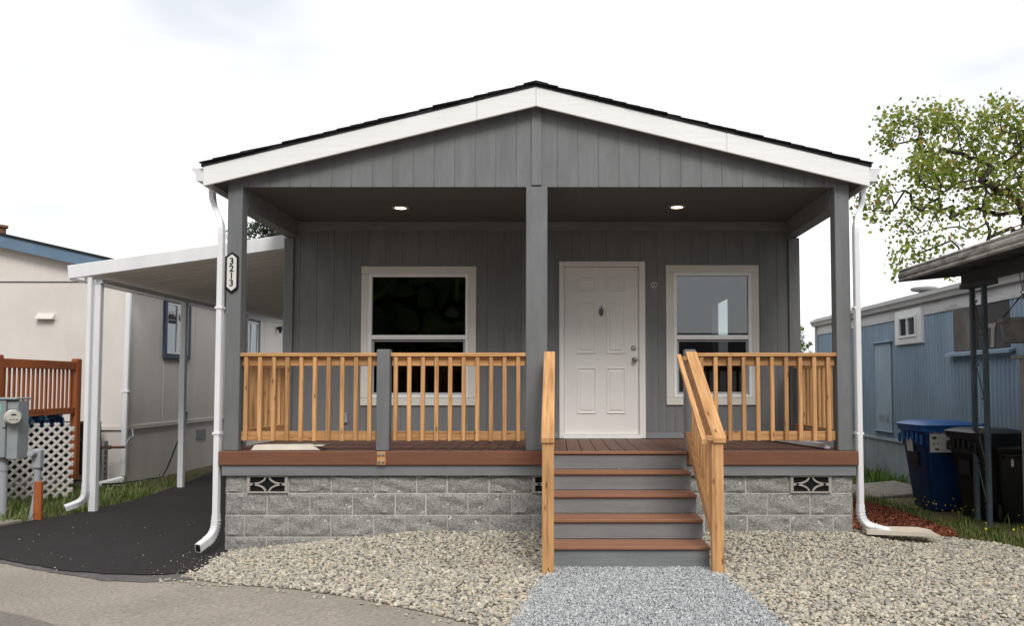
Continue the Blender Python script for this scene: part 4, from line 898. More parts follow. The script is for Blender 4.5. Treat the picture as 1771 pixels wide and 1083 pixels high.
for (ya, yb, z0, z1) in ((14.17, 15.17, 1.94, 3.02), (17.72, 18.7, 2.05, 2.98)):
    t = 0.085; mb = MB(); x = LX + 0.02
    for lo, hi in (((ya, z0), (ya + t, z1)), ((yb - t, z0), (yb, z1)), ((ya + t, z0), (yb - t, z0 + t)), ((ya + t, z1 - t), (yb - t, z1))): mb.box((x, (lo[0] + hi[0]) / 2, (lo[1] + hi[1]) / 2), (0.05, hi[0] - lo[0], hi[1] - lo[1]))
    Wn = obj('window', mb, 'left_window_blue', LH, bevel=0.004)
    a, b, c, d = ya + t, yb - t, z0 + t, z1 - t; m = (a + b) / 2; s = 0.035; mb = MB()
    for lo, hi in (((a, c), (a + s, d)), ((b - s, c), (b, d)), ((a + s, c), (b - s, c + s)), ((a + s, d - s), (b - s, d)), ((m - s / 2, c + s), (m + s / 2, d - s))): mb.box((x - 0.006, (lo[0] + hi[0]) / 2, (lo[1] + hi[1]) / 2), (0.034, hi[0] - lo[0], hi[1] - lo[1]))
    obj('sash', mb, 'vinyl_white', Wn, bevel=0.003)
    bx('window_backing', (LX + 0.0015, a + s / 2, c + s / 2), (LX + 0.004, b - s / 2, d - s / 2), 'dark_shutter', Wn, 0)
    bx('pane', (LX + 0.010, a + s, c + s), (LX + 0.014, m - s / 2, d - s), 'glass', Wn, 0); bx('pane', (LX + 0.010, m + s / 2, c + s), (LX + 0.014, b - s, d - s), 'glass', Wn, 0)
bx('corner_trim', (LX - 0.06, LY - 0.022, 0.82), (LX + 0.022, LY - 0.002, 3.35), 'left_wall', LH)
obj('downspout', MB().rtube([Vector((LX + 0.04, LY - 0.05, 3.2)), Vector((LX + 0.02, LY - 0.05, 0.03))], 0.075, 0.06), 'white_metal', LH)
bx('downspout_strap', (LX - 0.03, LY - 0.09, 1.35), (LX + 0.09, LY - 0.005, 1.385), 'white_metal', LH, 0.003)
vb = bx('skirt_vent', (LX - 0.011, 15.6, 0.42), (LX + 0.004, 16.0, 0.62), 'galvanised', LH)
for k in range(5): bx('louvre', (LX + 0.0045, 15.63, 0.45 + k * 0.032), (LX + 0.012, 15.97, 0.462 + k * 0.032), 'dark_metal', vb, 0.002)
mb = MB().lathe([(0.0001, 0), (0.03, 0), (0.03, 0.05), (0.05, 0.07), (0.05, 0.16), (0.0001, 0.17)], 12, (LX + 0.09, 19.9, 2.74)); mb.box((LX + 0.04, 19.9, 2.86), (0.09, 0.05, 0.05)); obj('wall_lamp', mb, 'black_plastic', LH)
mb = MB().tube([(LX, 14.95, 1.02), (LX + 0.07, 14.95, 1.02), (LX + 0.10, 14.95, 0.98)], 0.018, 8); mb.lathe([(0.0001, -0.01), (0.035, -0.01), (0.035, 0.01), (0.0001, 0.01)], 12, (LX + 0.06, 14.95, 1.06)); obj('hose_tap', mb, 'galvanised', LH)

# ------------------------------------------------------------------ brown picket railing with lattice in front of the neighbour house
FX = -6.84
FN = thing('picket_railing', (FX, 10.7, 0.1), 'orange brown picket railing above the white lattice', 'railing')
FZ = 0.02
bx('post', (FX - 0.05, 11.45, 0.1), (FX + 0.05, 11.56, 1.845), 'stained_z', FN, 0.014)
bx('post', (FX - 0.05, 9.82, 0.1), (FX + 0.05, 9.93, 1.845), 'stained_z', FN, 0.014)
bx('top_rail', (FX - 0.03, 9.931, 1.685), (FX + 0.03, 11.449, 1.80), 'stained_y', FN, 0.004)
bx('bottom_rail', (FX - 0.03, 9.931, 1.065), (FX + 0.03, 11.449, 1.155), 'stained_y', FN, 0.004)
for i in range(16):
    y = 10.01 + i * 0.0915; bx('picket', (FX - 0.012, y - 0.019, 1.1555), (FX + 0.010, y + 0.019, 1.6845), 'stained_z', FN, 0.004)
bx('post', (FX - 0.06, 8.3, 0.1), (FX + 0.04, 8.4, 1.845), 'stained_z', FN, 0.014)
bx('top_rail', (FX - 0.03, 8.401, 1.685), (FX + 0.03, 9.819, 1.80), 'stained_y', FN, 0.004)
bx('bottom_rail', (FX - 0.03, 8.401, 1.065), (FX + 0.03, 9.819, 1.155), 'stained_y', FN, 0.004)
for i in range(15):
    y = 8.48 + i * 0.0915; bx('picket', (FX - 0.012, y - 0.019, 1.1555), (FX + 0.010, y + 0.019, 1.6845), 'stained_z', FN, 0.004)
bx('deck_platform', (-9.5, 10.6, 0.2), (FX - 0.35, 12.8, 0.90), 'black_void', FN, 0.01)
LA = R(45); LO = Vector((-6.52, 10.95, 0)); LD = Vector((-math.sin(LA), -math.cos(LA), 0))
LT = thing('lattice_panel', (-6.9, 10.57, 0), 'white diagonal lattice panel below the brown picket railing', 'lattice')
za, zb_, wl, sp, LW = -0.02, 0.965, 0.034, 0.116, 1.5
hgt = zb_ - za; nl = Vector((LD.y, -LD.x, 0))
for s_ in (1, -1):
    c = -hgt if s_ > 0 else 0.0
    while c < (LW if s_ > 0 else LW + hgt):
        t0, t1 = (max(c, 0), min(c + hgt, LW)) if s_ > 0 else (max(c - hgt, 0), min(c, LW))
        if t1 - t0 > 0.04:
            zf = (lambda t: za + (t - c)) if s_ > 0 else (lambda t: za + (c - t))
            za_, zb2 = zf(t0), zf(t1); L_ = round((t1 - t0) * 1.41421, 2); k = ('lath', L_)
            if k not in BOXES: BOXES[k] = mesh_of(MB().box((0, 0, 0), (L_, 0.008, wl)), 'lattice_white', bevel=0.002)
            p = LO + LD * ((t0 + t1) / 2) + nl * (0.0045 * s_)
            q = (Matrix.Rotation(math.atan2(LD.y, LD.x), 3, 'Z') @ Matrix.Rotation(-math.atan2(zb2 - za_, t1 - t0), 3, 'Y')).to_euler()
            link('lath', BOXES[k], LT, (p.x, p.y, (za_ + zb2) / 2), q)
        c += sp
tp = MB(); n = 15; vs = []; fs = []
for j in range(5):
    for i in range(n): vs.append((FX - 0.10 + 0.05 * math.sin(i * 1.9 + j) + 0.03 * rnd.random(), 9.95 + i * 0.105, 0.90 + 0.045 * j + 0.018 * math.sin(i * 2.3 + j * 1.7)))
for j in range(4):
    for i in range(n - 1): a = j * n + i; fs.append((a, a + 1, a + n + 1, a + n))
tag(obj('tarp', tp.add(vs, fs), 'tarp'), 'crumpled teal and blue tarp behind the brown railing', 'tarp')

# ------------------------------------------------------------------ electric meter pedestal, conduit, stake, gas meter, hose
EM = thing('meter_pedestal', (-6.435, 9.42, -0.02), 'grey electric meter box standing on a conduit', 'meter box')
bx('cabinet', (-6.675, 9.42, 0.63), (-6.410, 9.66, 1.30), 'meter_grey', EM, 0.006)
bx('cabinet_cover', (-6.405, 9.44, 0.61), (-6.280, 9.64, 1.285), 'meter_grey', EM, 0.006)
bx('cabinet_hood', (-6.685, 9.40, 1.301), (-6.275, 9.68, 1.325), 'meter_grey', EM, 0.006)
bx('sticker', (-6.515, 9.4155, 1.15), (-6.460, 9.4195, 1.25), 'teal_sticker', EM, 0)
bx('latch', (-6.435, 9.400, 0.98), (-6.400, 9.4195, 1.01), 'meter_grey', EM, 0.004)
bx('inner_panel', (-6.393, 9.432, 1.19), (-6.290, 9.4395, 1.235), 'meter_grey', EM, 0.003)
mb = MB().lathe([(0.0001, 0.002), (0.088, 0.002), (0.088, -0.02), (0.078, -0.024), (0.078, -0.11), (0.070, -0.135), (0.0001, -0.138)], 28, (0, 0, 0), 'y')
MT = obj('meter', mb, 'meter_cover', EM, True, loc=(-6.337, 9.437, 1.10), rot=(0, 0, R(38)))
def on_meter(nm, c, d, mat):
    v = Matrix.Rotation(R(38), 4, 'Z') @ Vector(c); o = link(nm, mesh_of(MB().box((0, 0, 0), d), mat), MT, (-6.337 + v.x, 9.437 + v.y, 1.10 + v.z), (0, 0, R(38))); return o
on_meter('display', (0, -0.1385, 0.03), (0.05, 0.002, 0.016), 'black_void')
for k in (-0.03, 0, 0.03): on_meter('dial_mark', (k, -0.1385, -0.022 - abs(k) * 0.2), (0.016, 0.002, 0.010), 'dark_metal')
obj('conduit', MB().tube([(-6.495, 9.53, -0.1), (-6.495, 9.53, 0.63)], 0.052, 16), 'conduit_grey', EM, True)
obj('conduit_collar', MB().tube([(-6.495, 9.53, 0.47), (-6.495, 9.53, 0.53)], 0.060, 16), 'conduit_grey', EM, True)
CS = thing('conduit_stub', (-6.10, 9.62, -0.02), 'grey conduit stub with a square elbow box beside the meter box', 'conduit')
obj('pipe', MB().tube(elbow_path([(-6.185, 9.60, -0.15), (-6.165, 9.60, 0.02), (-6.145, 9.62, 0.2), (-6.145, 9.62, 0.48)], 4, 0.06), 0.036, 14), 'conduit_grey', CS, True)
bx('elbow_box', (-6.195, 9.565, 0.48), (-6.095, 9.675, 0.72), 'conduit_grey', CS, 0.02)
obj('knockout_cap', MB().lathe([(0.0001, -0.09), (0.034, -0.085), (0.040, -0.06), (0.040, 0.0), (0.0001, 0.0)], 14, (-6.155, 9.566, 0.665), 'y'), 'conduit_grey', CS, True)
obj('coupling', MB().tube([(-6.145, 9.62, 0.26), (-6.145, 9.62, 0.31)], 0.043, 14), 'conduit_grey', CS, True)
tag(bx('wooden_stake', (-6.11, 9.50, -0.12), (-6.02, 9.545, 0.345), 'stained_z', None, 0.006), 'short red brown wooden stake in the grass by the meter', 'stake')
GM = thing('gas_pipework', (-6.75, 12.6, -0.1), 'rusty gas pipe with grey regulator at the corner of the beige house', 'gas meter')
obj('pipe', MB().tube(elbow_path([(-7.5, 12.72, 0.35), (-7.5, 12.72, 0.50), (-7.0, 12.62, 0.50), (-6.72, 12.62, 0.505)], 4, 0.05), 0.02, 10), 'rust', GM, True)
for x in (-7.33, -7.12, -6.97): obj('pipe_fitting', MB().tube([(x - 0.03, 12.66 if x < -7.2 else 12.63, 0.502), (x + 0.03, 12.65 if x < -7.2 else 12.625, 0.502)], 0.032, 10), 'rust', GM, True)
obj('regulator', MB().lathe([(0.0001, -0.02), (0.07, 0), (0.085, 0.06), (0.085, 0.2), (0.05, 0.26), (0.025, 0.28), (0.025, 0.42), (0.0001, 0.42)], 18, (-7.36, 12.66, 0.08)), 'dark_metal', GM, True)
st = MB().box((-7.0, 12.60, 0.24), (0.045, 0.03, 0.72)); GS = obj('strut', st, 'galvanised', GM)
for k in range(7): obj('strut_slot', MB().box((-7.0, 12.583, 0.0 + k * 0.085), (0.016, 0.003, 0.04)), 'black_void', GS)
obj('flex_pipe', MB().tube([(-6.72 + 0.06 * math.sin(t * 3), 12.62 + 0.2 * t, 0.505 + 0.28 * t + 0.06 * math.sin(t * 6)) for t in np.linspace(0, 1, 12)], 0.012, 8), 'conduit_grey', GM, True)
mb = MB().lathe([(0.0001, -0.09), (0.10, -0.09), (0.12, -0.03), (0.12, 0.05), (0.0001, 0.06)], 18, (0, 0, 0), 'y')
obj('meter_body', mb, 'galvanised', GM, True, loc=(-6.93 - 0.72, 12.2, 0.62))
GH = tag(obj('garden_hose', MB().tube([(-6.80, 11.2, 0.95), (-6.77, 11.15, 0.6), (-6.74, 11.1, 0.3), (-6.70, 11.2, 0.16), (-6.62, 11.45, 0.14), (-6.66, 11.8, 0.30), (-6.8, 11.9, 0.5), (-6.9, 11.6, 0.75), (-6.8, 11.3, 0.9)], 0.016, 8), 'hose_green', None, True), 'dark green garden hose hanging over the white lattice', 'hose')
pts = [(LX + 0.10, 14.95, 0.98)] + [(LX + 0.12 + 0.25 * t, 14.95 - 2.3 * t, max(-0.06, 0.9 - 2.2 * t + 0.5 * t * t) + 0.02 * math.sin(9 * t)) for t in np.linspace(0.05, 0.9, 12)] + [(-6.55, 12.2, 0.0), (-6.45, 12.0, 0.02), (-6.6, 11.8, 0.03)]
tag(obj('garden_hose', MB().tube(pts, 0.014, 8), 'hose_green', None, True), 'dark hose hanging from the tap under the beige house window', 'hose')
tag(obj('downspout_offcut', MB().rtube([(-6.85, 12.05, -0.01), (-6.63, 12.4, 0.05)], 0.10, 0.05), 'white_metal'), 'white downspout extension lying at the corner of the beige house', 'downspout')
mb = MB().prism([(-6.45, 8.75), (-6.16, 8.95), (-6.1, 9.3), (-6.28, 9.35), (-6.5, 9.05)], 'z', h(-6.3, 9) - 0.05, h(-6.3, 9) + 0.035); tag(obj('concrete_pad', mb, 'concrete_slab', bevel=0.01), 'pale broken concrete pad at the driveway edge', 'slab')

# ------------------------------------------------------------------ blue corrugated trailer on the right
BH = thing('blue_trailer', (7.2, 12, -0.12), 'old trailer clad in pale blue corrugated metal', 'trailer')
BX_, BY0, BY1 = 5.70, 5.0, 17.75
def corr(ya, yb, z0, z1, mat='blue_metal', par=None, name='wall_panel', x=BX_):
    n = max(2, int((yb - ya) / 0.0145)); vs = []; fs = []
    for i in range(n + 1):
        y = ya + (yb - ya) * i / n; d = 0.011 * math.cos(2 * math.pi * y / 0.1); vs += [(x + d, y, z0), (x + d, y, z1)]
    fs = [(2 * i, 2 * i + 1, 2 * i + 3, 2 * i + 2) for i in range(n)]
    return obj(name, MB().add(vs, fs), mat, par or BH, True)
seams = [BY0, 6.2, 7.4, 8.6, 10.16, 11.62, 12.56, 13.57, 14.9, 16.3, BY1]
for a, b in zip(seams, seams[1:]):
    if (a, b) == (10.16, 11.62): corr(a, b, 0.55, 1.93)
    elif (a, b) == (12.56, 13.57): corr(a, b, 0.55, 2.13); corr(a, b, 2.67, 2.70)
    else: corr(a, b, 0.55, 2.60)
bx('wall_core', (BX_ + 0.02, BY0, -0.3), (BX_ + 0.10, BY1, 2.9), 'plywood_dark', BH, 0)
bx('end_wall', (BX_ + 0.101, BY1 - 0.06, -0.3), (9.2, BY1 - 0.001, 2.9), 'blue_metal', BH, 0)
obj('corner_post', MB().tube([(BX_ - 0.015, BY1, -0.2), (BX_ - 0.015, BY1, 2.75)], 0.045, 10), 'grey_gutter', BH, True)
y = BY0; k = 0
while y < BY1 - 0.2:
    l = [0.62, 0.74, 0.55, 0.8][k % 4]; e = min(y + l, BY1)
    t = 0.03 * math.sin(k * 2.1); vs = [(BX_ - 0.03 + t * 0.3, y + 0.004, -0.2), (BX_ - 0.03 - t * 0.3, e - 0.004, -0.2), (BX_ - 0.006, e - 0.004, 0.545), (BX_ - 0.006, y + 0.004, 0.545), (BX_ + 0.01, y + 0.004, -0.2), (BX_ + 0.01, e - 0.004, -0.2), (BX_ + 0.012, e - 0.004, 0.545), (BX_ + 0.012, y + 0.004, 0.545)]
    obj('skirt_panel', MB().add(vs, [(0, 1, 2, 3), (7, 6, 5, 4), (0, 4, 5, 1), (1, 5, 6, 2), (2, 6, 7, 3), (3, 7, 4, 0)]), 'blue_metal_dull', BH); y = e; k += 1
obj('skirt_ledge', MB().prism([(BX_ + 0.01, 0.56), (BX_ - 0.035, 0.55), (BX_ - 0.04, 0.515), (BX_ - 0.03, 0.515), (BX_ - 0.02, 0.545), (BX_ + 0.01, 0.546)], 'y', BY0, BY1), 'blue_metal_dull', BH)
FRZ = obj('frieze', MB().prism([(BX_ - 0.02, 2.555), (BX_ + 0.01, 2.555), (BX_ + 0.01, 2.80), (BX_ - 0.02, 2.80)], 'y', BY0, BY1), 'frieze_white', BH)
gp = [(BX_ - 0.021, 2.87), (BX_ - 0.021, 2.745), (BX_ - 0.085, 2.745), (BX_ - 0.10, 2.79), (BX_ - 0.13, 2.83), (BX_ - 0.13, 2.872), (BX_ - 0.12, 2.872), (BX_ - 0.11, 2.83), (BX_ - 0.08, 2.76), (BX_ - 0.03, 2.76), (BX_ - 0.03, 2.87)]
obj('gutter', MB().prism(gp, 'y', BY0, BY1 + 0.12), 'grey_gutter', BH)
obj('roof', MB().prism([(BX_ - 0.05, 2.885), (7.5, 3.20), (9.3, 2.885), (9.3, 2.91), (7.5, 3.235), (BX_ - 0.05, 2.91)], 'y', BY0, BY1 + 0.08), 'roof_metal', BH)
DV = obj('roof_vent', MB().lathe([(0.0001, -0.1), (0.06, -0.1), (0.08, 0.03), (0.19, 0.05), (0.21, 0.085), (0.18, 0.11), (0.0001, 0.12)], 22, (5.95, 13.1, 2.95)), 'roof_metal', BH, True)
Y0, Y1, Z0, Z1 = 12.55, 13.58, 2.12, 2.70; t = 0.13; mb = MB(); x = BX_ - 0.03
rr = [(x + 0.03, Y0, Z0), (x + 0.03, Y1, Z0), (x + 0.03, Y1, Z1), (x + 0.03, Y0, Z1), (x - 0.015, Y0 + 0.02, Z0 + 0.015), (x - 0.015, Y1 - 0.02, Z0 + 0.015), (x - 0.015, Y1 - 0.02, Z1 - 0.015), (x - 0.015, Y0 + 0.02, Z1 - 0.015),
      (x - 0.02, Y0 + 0.19, Z0 + 0.115), (x - 0.02, Y1 - 0.19, Z0 + 0.115), (x - 0.02, Y1 - 0.19, Z1 - 0.115), (x - 0.02, Y0 + 0.19, Z1 - 0.115)]
WB = obj('window', mb.add(rr, [(k * 4 + i, k * 4 + (i + 1) % 4, k * 4 + 4 + (i + 1) % 4, k * 4 + 4 + i) for k in range(2) for i in range(4)]), 'vinyl_white', BH)
a, b, c, d = Y0 + 0.19, Y1 - 0.19, Z0 + 0.115, Z1 - 0.115; m = (a + b) / 2; s = 0.04; mb = MB()
for lo, hi in (((a, c), (a + s, d)), ((b - s, c), (b, d)), ((a + s, c), (b - s, c + s)), ((a + s, d - s), (b - s, d)), ((m - s / 2, c + s), (m + s / 2, d - s))): mb.box((x - 0.012, (lo[0] + hi[0]) / 2, (lo[1] + hi[1]) / 2), (0.05, hi[0] - lo[0], hi[1] - lo[1]))
obj('sash', mb, 'vinyl_white', WB, bevel=0.004)
bx('window_backing', (BX_ - 0.010, a + s / 2, c + s / 2), (BX_ - 0.008, b - s / 2, d - s / 2), 'plywood_grey', WB, 0)
bx('pane', (x - 0.008, a + s, c + s), (x - 0.004, m - s / 2, d - s), 'glass', WB, 0); bx('pane', (x - 0.008, m + s / 2, c + s), (x - 0.004, b - s, d - s), 'screened_glass', WB, 0)
AP = bx('access_panel', (BX_ - 0.022, 13.81, 0.68), (BX_ - 0.012, 14.49, 2.19), 'blue_metal', BH, 0.003)
bx('panel_hood', (BX_ - 0.07, 13.74, 2.20), (BX_ - 0.005, 14.56, 2.225), 'blue_metal', AP, 0.006); bx('panel_sill', (BX_ - 0.05, 13.76, 0.655), (BX_ - 0.01, 14.54, 0.678), 'blue_metal', AP, 0.006)
for k in range(3):
    for j in range(4): bx('louvre', (BX_ - 0.030, 13.92 + k * 0.17, 0.84 + j * 0.032), (BX_ - 0.0225, 14.03 + k * 0.17, 0.852 + j * 0.032), 'blue_metal_dull', AP, 0.002)
BO = bx('boarded_opening', (BX_ - 0.006, 10.17, 1.95), (BX_ + 0.006, 11.61, 2.556), 'plywood_dark', BH, 0.002)
bx('plywood_sheet', (BX_ - 0.020, 10.98, 1.95), (BX_ - 0.008, 11.61, 2.556), 'plywood_grey', BO, 0.002)
mb = MB().prism([(10.55, 1.965), (10.63, 1.965), (10.60, 2.22), (10.74, 2.22), (10.75, 2.28), (10.48, 2.28), (10.50, 2.22), (10.52, 2.22)], 'x', BX_ - 0.018, BX_ - 0.0065); obj('bracket', mb, 'weathered_wood', BO)
obj('opening_sill', MB().prism([(BX_ - 0.005, 1.945), (BX_ - 0.10, 1.915), (BX_ - 0.10, 1.875), (BX_ - 0.09, 1.875), (BX_ - 0.012, 1.91)], 'y', 10.05, 11.72), 'blue_metal', BH)

# ------------------------------------------------------------------ awning on an iron column
AW = thing('awning', (4.7, 8.8, 0), 'weathered metal awning on a slim scrolled iron column', 'awning')
az = lambda x: 2.665 + 0.095 * (x - 3.95)
AY = 9.35
for k in range(8):
    y1 = AY - 0.006 - k * 0.42; y0 = y1 - 0.416
    vs = []; pr = [(0, 0), (0.03, 0), (0.045, 0.035), (0.37, 0.035), (0.385, 0), (0.416, 0)]
    for xx in (3.99, 5.56):
        for t in (0.0, 0.012): vs += [(xx, y0 + a, az(xx) + 0.03 + b + t) for a, b in pr]
    n = len(pr); fs = []
    for i in range(n - 1): fs += [(i, i + 1, 2 * n + i + 1, 2 * n + i), (n + i, 3 * n + i, 3 * n + i + 1, n + i + 1), (i, n + i, n + i + 1, i + 1), (2 * n + i, 2 * n + i + 1, 3 * n + i + 1, 3 * n + i)]
    obj('roof_panel', MB().add(vs, fs), 'awning_under', AW)
obj('edge_trim', MB().prism([(3.985, 2.665), (3.955, 2.665), (3.945, 2.68), (3.958, 2.70), (3.945, 2.72), (3.945, 2.75), (3.958, 2.77), (3.945, 2.79), (3.955, 2.805), (3.99, 2.81)], 'y', 5.95, AY), 'awning_metal', AW)
obj('end_trim', MB().prism([(3.986, az(3.986) + 0.0), (5.56, az(5.56)), (5.56, az(5.56) + 0.12), (3.986, az(3.986) + 0.145)], 'y', AY - 0.004, AY + 0.012), 'awning_under', AW)
bx('beam', (4.56, 6.0, 2.60), (4.65, 9.12, 2.735), 'awning_under', AW, 0.004)
bx('top_plate', (4.51, 8.52, 2.545), (4.66, 9.06, 2.599), 'awning_under', AW, 0.004)
for x, y in ((4.615, 8.985), (4.545, 8.60)): bx('column_bar', (x - 0.024, y - 0.024, -0.06), (x + 0.024, y + 0.024, 2.544), 'column_paint', AW, 0.004)
def scroll(z0, up):
    a, b = Vector((4.611, 8.96)), Vector((4.549, 8.625)); pts = []
    f = lambda t: a + (b - a) * t
    for q in np.linspace(0, 1, 26):
        if q < 0.3: th = q / 0.3 * 5.0; r = 0.028 + 0.02 * (q / 0.3); t = 0.24 + r / 0.34 * math.cos(th + 1.2); z = 0.0 + r * math.sin(th + 1.2)
        elif q > 0.7: th = (1 - q) / 0.3 * 5.0; r = 0.028 + 0.02 * ((1 - q) / 0.3); t = 0.76 - r / 0.34 * math.cos(th + 1.2); z = -0.42 - r * math.sin(th + 1.2)
        else: s_ = (q - 0.3) / 0.4; t = 0.12 + 0.76 * s_; z = -0.02 - 0.38 * s_
        p = f(min(0.95, max(0.05, t))); pts.append((p.x, p.y, z0 + z * up))
    return MB().tube(pts, 0.007, 6)
for z in (2.42, 1.72, 1.02, 0.62): obj('scroll', scroll(z, 1), 'column_paint', AW, True)

# ------------------------------------------------------------------ hanging pot, grey post
HP = thing('hanging_pot', (5.19, 9.0, 1.94), 'grey concrete pot hanging on wires under the awning', 'pot')
obj('bowl', MB().lathe([(0.0001, 1.945), (0.20, 1.945), (0.215, 1.96), (0.238, 2.17), (0.262, 2.172), (0.262, 2.215), (0.24, 2.215), (0.222, 2.13), (0.0001, 2.13)], 32, (5.20, 9.0, 0)), 'concrete_pot', HP, True)
mb = MB()
for a in (0.2, 2.3, 4.4): mb.tube([(5.20 + 0.245 * math.cos(a), 9.0 + 0.245 * math.sin(a), 2.21), (5.19, 9.0, 2.49)], 0.007, 6)
obj('hanger_rods', mb, 'wire', HP)
obj('hanger_ring', MB().tube([(5.19 + 0.022 * math.cos(t), 9.0, 2.51 + 0.022 * math.sin(t)) for t in np.linspace(0, 6.28, 13)], 0.005, 6), 'galvanised', HP, True)
for dx in (-0.04, 0.03): obj('hanger_wire', MB().tube([(5.19, 9.0, 2.525), (5.19 + dx, 9.0, 2.78)], 0.004, 6), 'wire', HP)
GP = thing('grey_rail_post', (4.93, 8.5, 0), 'weathered grey wooden post with a flat top rail in front of the bins', 'post')
bx('post', (4.875, 8.46, -0.06), (4.965, 8.55, 1.745), 'weathered_wood', GP, 0.005)
bx('top_rail', (4.80, 8.43, 1.746), (6.2, 8.58, 1.785), 'weathered_wood', GP, 0.005)
bx('side_rail', (4.835, 8.435, 1.62), (6.2, 8.4595, 1.742), 'weathered_wood', GP, 0.004)

# ------------------------------------------------------------------ wheelie bins
def rrect(hx, hy, r, n=5):
    out = []
    for sx, sy, a0 in ((1, 1, 0), (-1, 1, 90), (-1, -1, 180), (1, -1, 270)):
        for k in range(n): a = R(a0 + 90 * k / (n - 1)); out.append((sx * (hx - r) + r * math.cos(a), sy * (hy - r) + r * math.sin(a)))
    return out
def loft(levels):
    """levels: (z, cx, hx, hy, r)"""
    mb = MB(); vs = []; n = 20
    for z, cx0, hx, hy, r in levels: vs += [(cx0 + p[0], p[1], z) for p in rrect(hx, hy, r)]
    m = len(levels)
    fs = [(i * n + k, i * n + (k + 1) % n, (i + 1) * n + (k + 1) % n, (i + 1) * n + k) for i in range(m - 1) for k in range(n)] + [tuple(range(n - 1, -1, -1)), tuple(range((m - 1) * n, m * n))]
    return mb.add(vs, fs)
def bin_thing(label, loc, rz, sc, body, lid, sx=1.0):
    T = thing('wheelie_bin', loc, label, 'bin', 'wheelie bins by the blue trailer')
    M = Matrix.Translation(Vector(loc)) @ Matrix.Rotation(rz, 4, 'Z') @ Matrix.Scale(sc, 4) @ Matrix.Scale(sx, 4, Vector((1, 0, 0)))
    def put(nm, mb, mat, sm_=True, bev=0.0, par=None):
        mb.v = [tuple(M @ Vector(v)) for v in mb.v]; return obj(nm, mb, mat, par or T, sm_, bev)
    # front of the bin faces -x; body narrows downwards, the front steps in under the rim
    B = put('body', loft([(0.0, 0.03, 0.24, 0.235, 0.05), (0.03, 0.03, 0.255, 0.25, 0.06), (0.72, 0.0, 0.325, 0.285, 0.06), (0.74, -0.01, 0.34, 0.287, 0.06), (0.93, -0.015, 0.352, 0.295, 0.06), (0.95, -0.015, 0.352, 0.295, 0.06)]), body)
    put('rim', loft([(0.905, -0.02, 0.372, 0.315, 0.06), (0.955, -0.02, 0.378, 0.32, 0.06)]), lid)
    sk = MB()
    for i in range(6): sk.box((-0.375, -0.26 + i * 0.104, 0.86 - 0.02 * abs(i - 2.5)), (0.02, 0.05, 0.11))
    put('front_grips', sk, lid, False, 0.005)
    L = put('lid', loft([(0.958, -0.005, 0.405, 0.335, 0.07), (0.978, -0.005, 0.410, 0.338, 0.07), (0.996, -0.03, 0.36, 0.30, 0.08), (1.02, -0.05, 0.25, 0.235, 0.08), (1.024, -0.05, 0.22, 0.21, 0.07)]), lid)
    put('lid_hinge', loft([(0.93, 0.40, 0.06, 0.27, 0.02), (0.985, 0.42, 0.075, 0.29, 0.02), (0.993, 0.42, 0.07, 0.28, 0.02)]), lid)
    put('handle', MB().tube([(0.34, -0.22, 0.86), (0.43, -0.22, 0.90), (0.43, 0.22, 0.90), (0.34, 0.22, 0.86)], 0.016, 10), body)
    put('grab_bar', MB().tube([(-0.318, -0.09, 0.58), (-0.318, 0.09, 0.58)], 0.011, 10), 'galvanised')
    put('axle', MB().tube([(0.25, -0.3, 0.12), (0.25, 0.3, 0.12)], 0.012, 8), 'galvanised')
    for s in (-1, 1):
        Wl = put('wheel', MB().lathe([(0.05, -0.028), (0.105, -0.028), (0.12, -0.018), (0.12, 0.018), (0.105, 0.028), (0.05, 0.028)], 24, (0.25, s * 0.275, 0.12), 'y'), 'rubber')
        put('hub', MB().lathe([(0.0001, -0.02), (0.07, -0.02), (0.07, 0.02), (0.0001, 0.02)], 18, (0.25, s * 0.28, 0.12), 'y'), body, True, 0, Wl)
    put('grip_recess', MB().prism([(-0.335, 0.50), (-0.340, 0.66), (-0.322, 0.66), (-0.31, 0.50)], 'y', -0.10, 0.10), 'black_plastic', False)
    return T, M, put
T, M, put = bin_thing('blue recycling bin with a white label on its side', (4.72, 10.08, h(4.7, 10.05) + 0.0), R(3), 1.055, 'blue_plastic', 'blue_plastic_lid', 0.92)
LB = put('label_sheet', MB().box((-0.13, -0.3045, 0.80), (0.32, 0.004, 0.26)), 'paper_white', False)
put('label_band', MB().box((-0.13, -0.3075, 0.905), (0.315, 0.002, 0.048)), 'sticker_blue', False, 0, LB)
tx = text('lettering', 'RECYCLING', 0.048, 'paper_white', LB, (M @ Vector((-0.13, -0.3095, 0.905)))[:], (R(90), 0, R(3)), extrude=0.0005)
for i, (px, pz, a, b) in enumerate(((0.03, 0.835, 0.07, 0.045), (0.20, 0.845, 0.015, 0.05), (0.235, 0.85, 0.012, 0.06), (0.02, 0.765, 0.04, 0.02), (0.08, 0.77, 0.03, 0.025), (0.19, 0.765, 0.035, 0.04), (0.25, 0.765, 0.05, 0.045), (0.06, 0.705, 0.10, 0.035), (0.24, 0.705, 0.05, 0.025))):
    mb = MB(); k = 7; rr = random.Random(i)
    mb.add([(px - 0.265 + a / 2 * rr.uniform(0.6, 1.1) * math.cos(2 * math.pi * q / k), -0.3085, pz + b / 2 * rr.uniform(0.6, 1.1) * math.sin(2 * math.pi * q / k)) for q in range(k)], [tuple(range(k))]); put('label_picture', mb, 'sticker_ink', False, 0, LB)
NT = put('notice', MB().prism([(-0.3495, 0.66), (-0.366, 0.82), (-0.362, 0.82), (-0.345, 0.66)], 'y', -0.02, 0.12), 'paper_white', False)
T, M, put = bin_thing('black wheelie bin standing behind the scrolled iron column', (4.87, 9.22, h(4.8, 9.2) - 0.02), R(5), 1.0, 'black_plastic', 'black_plastic', 0.84)
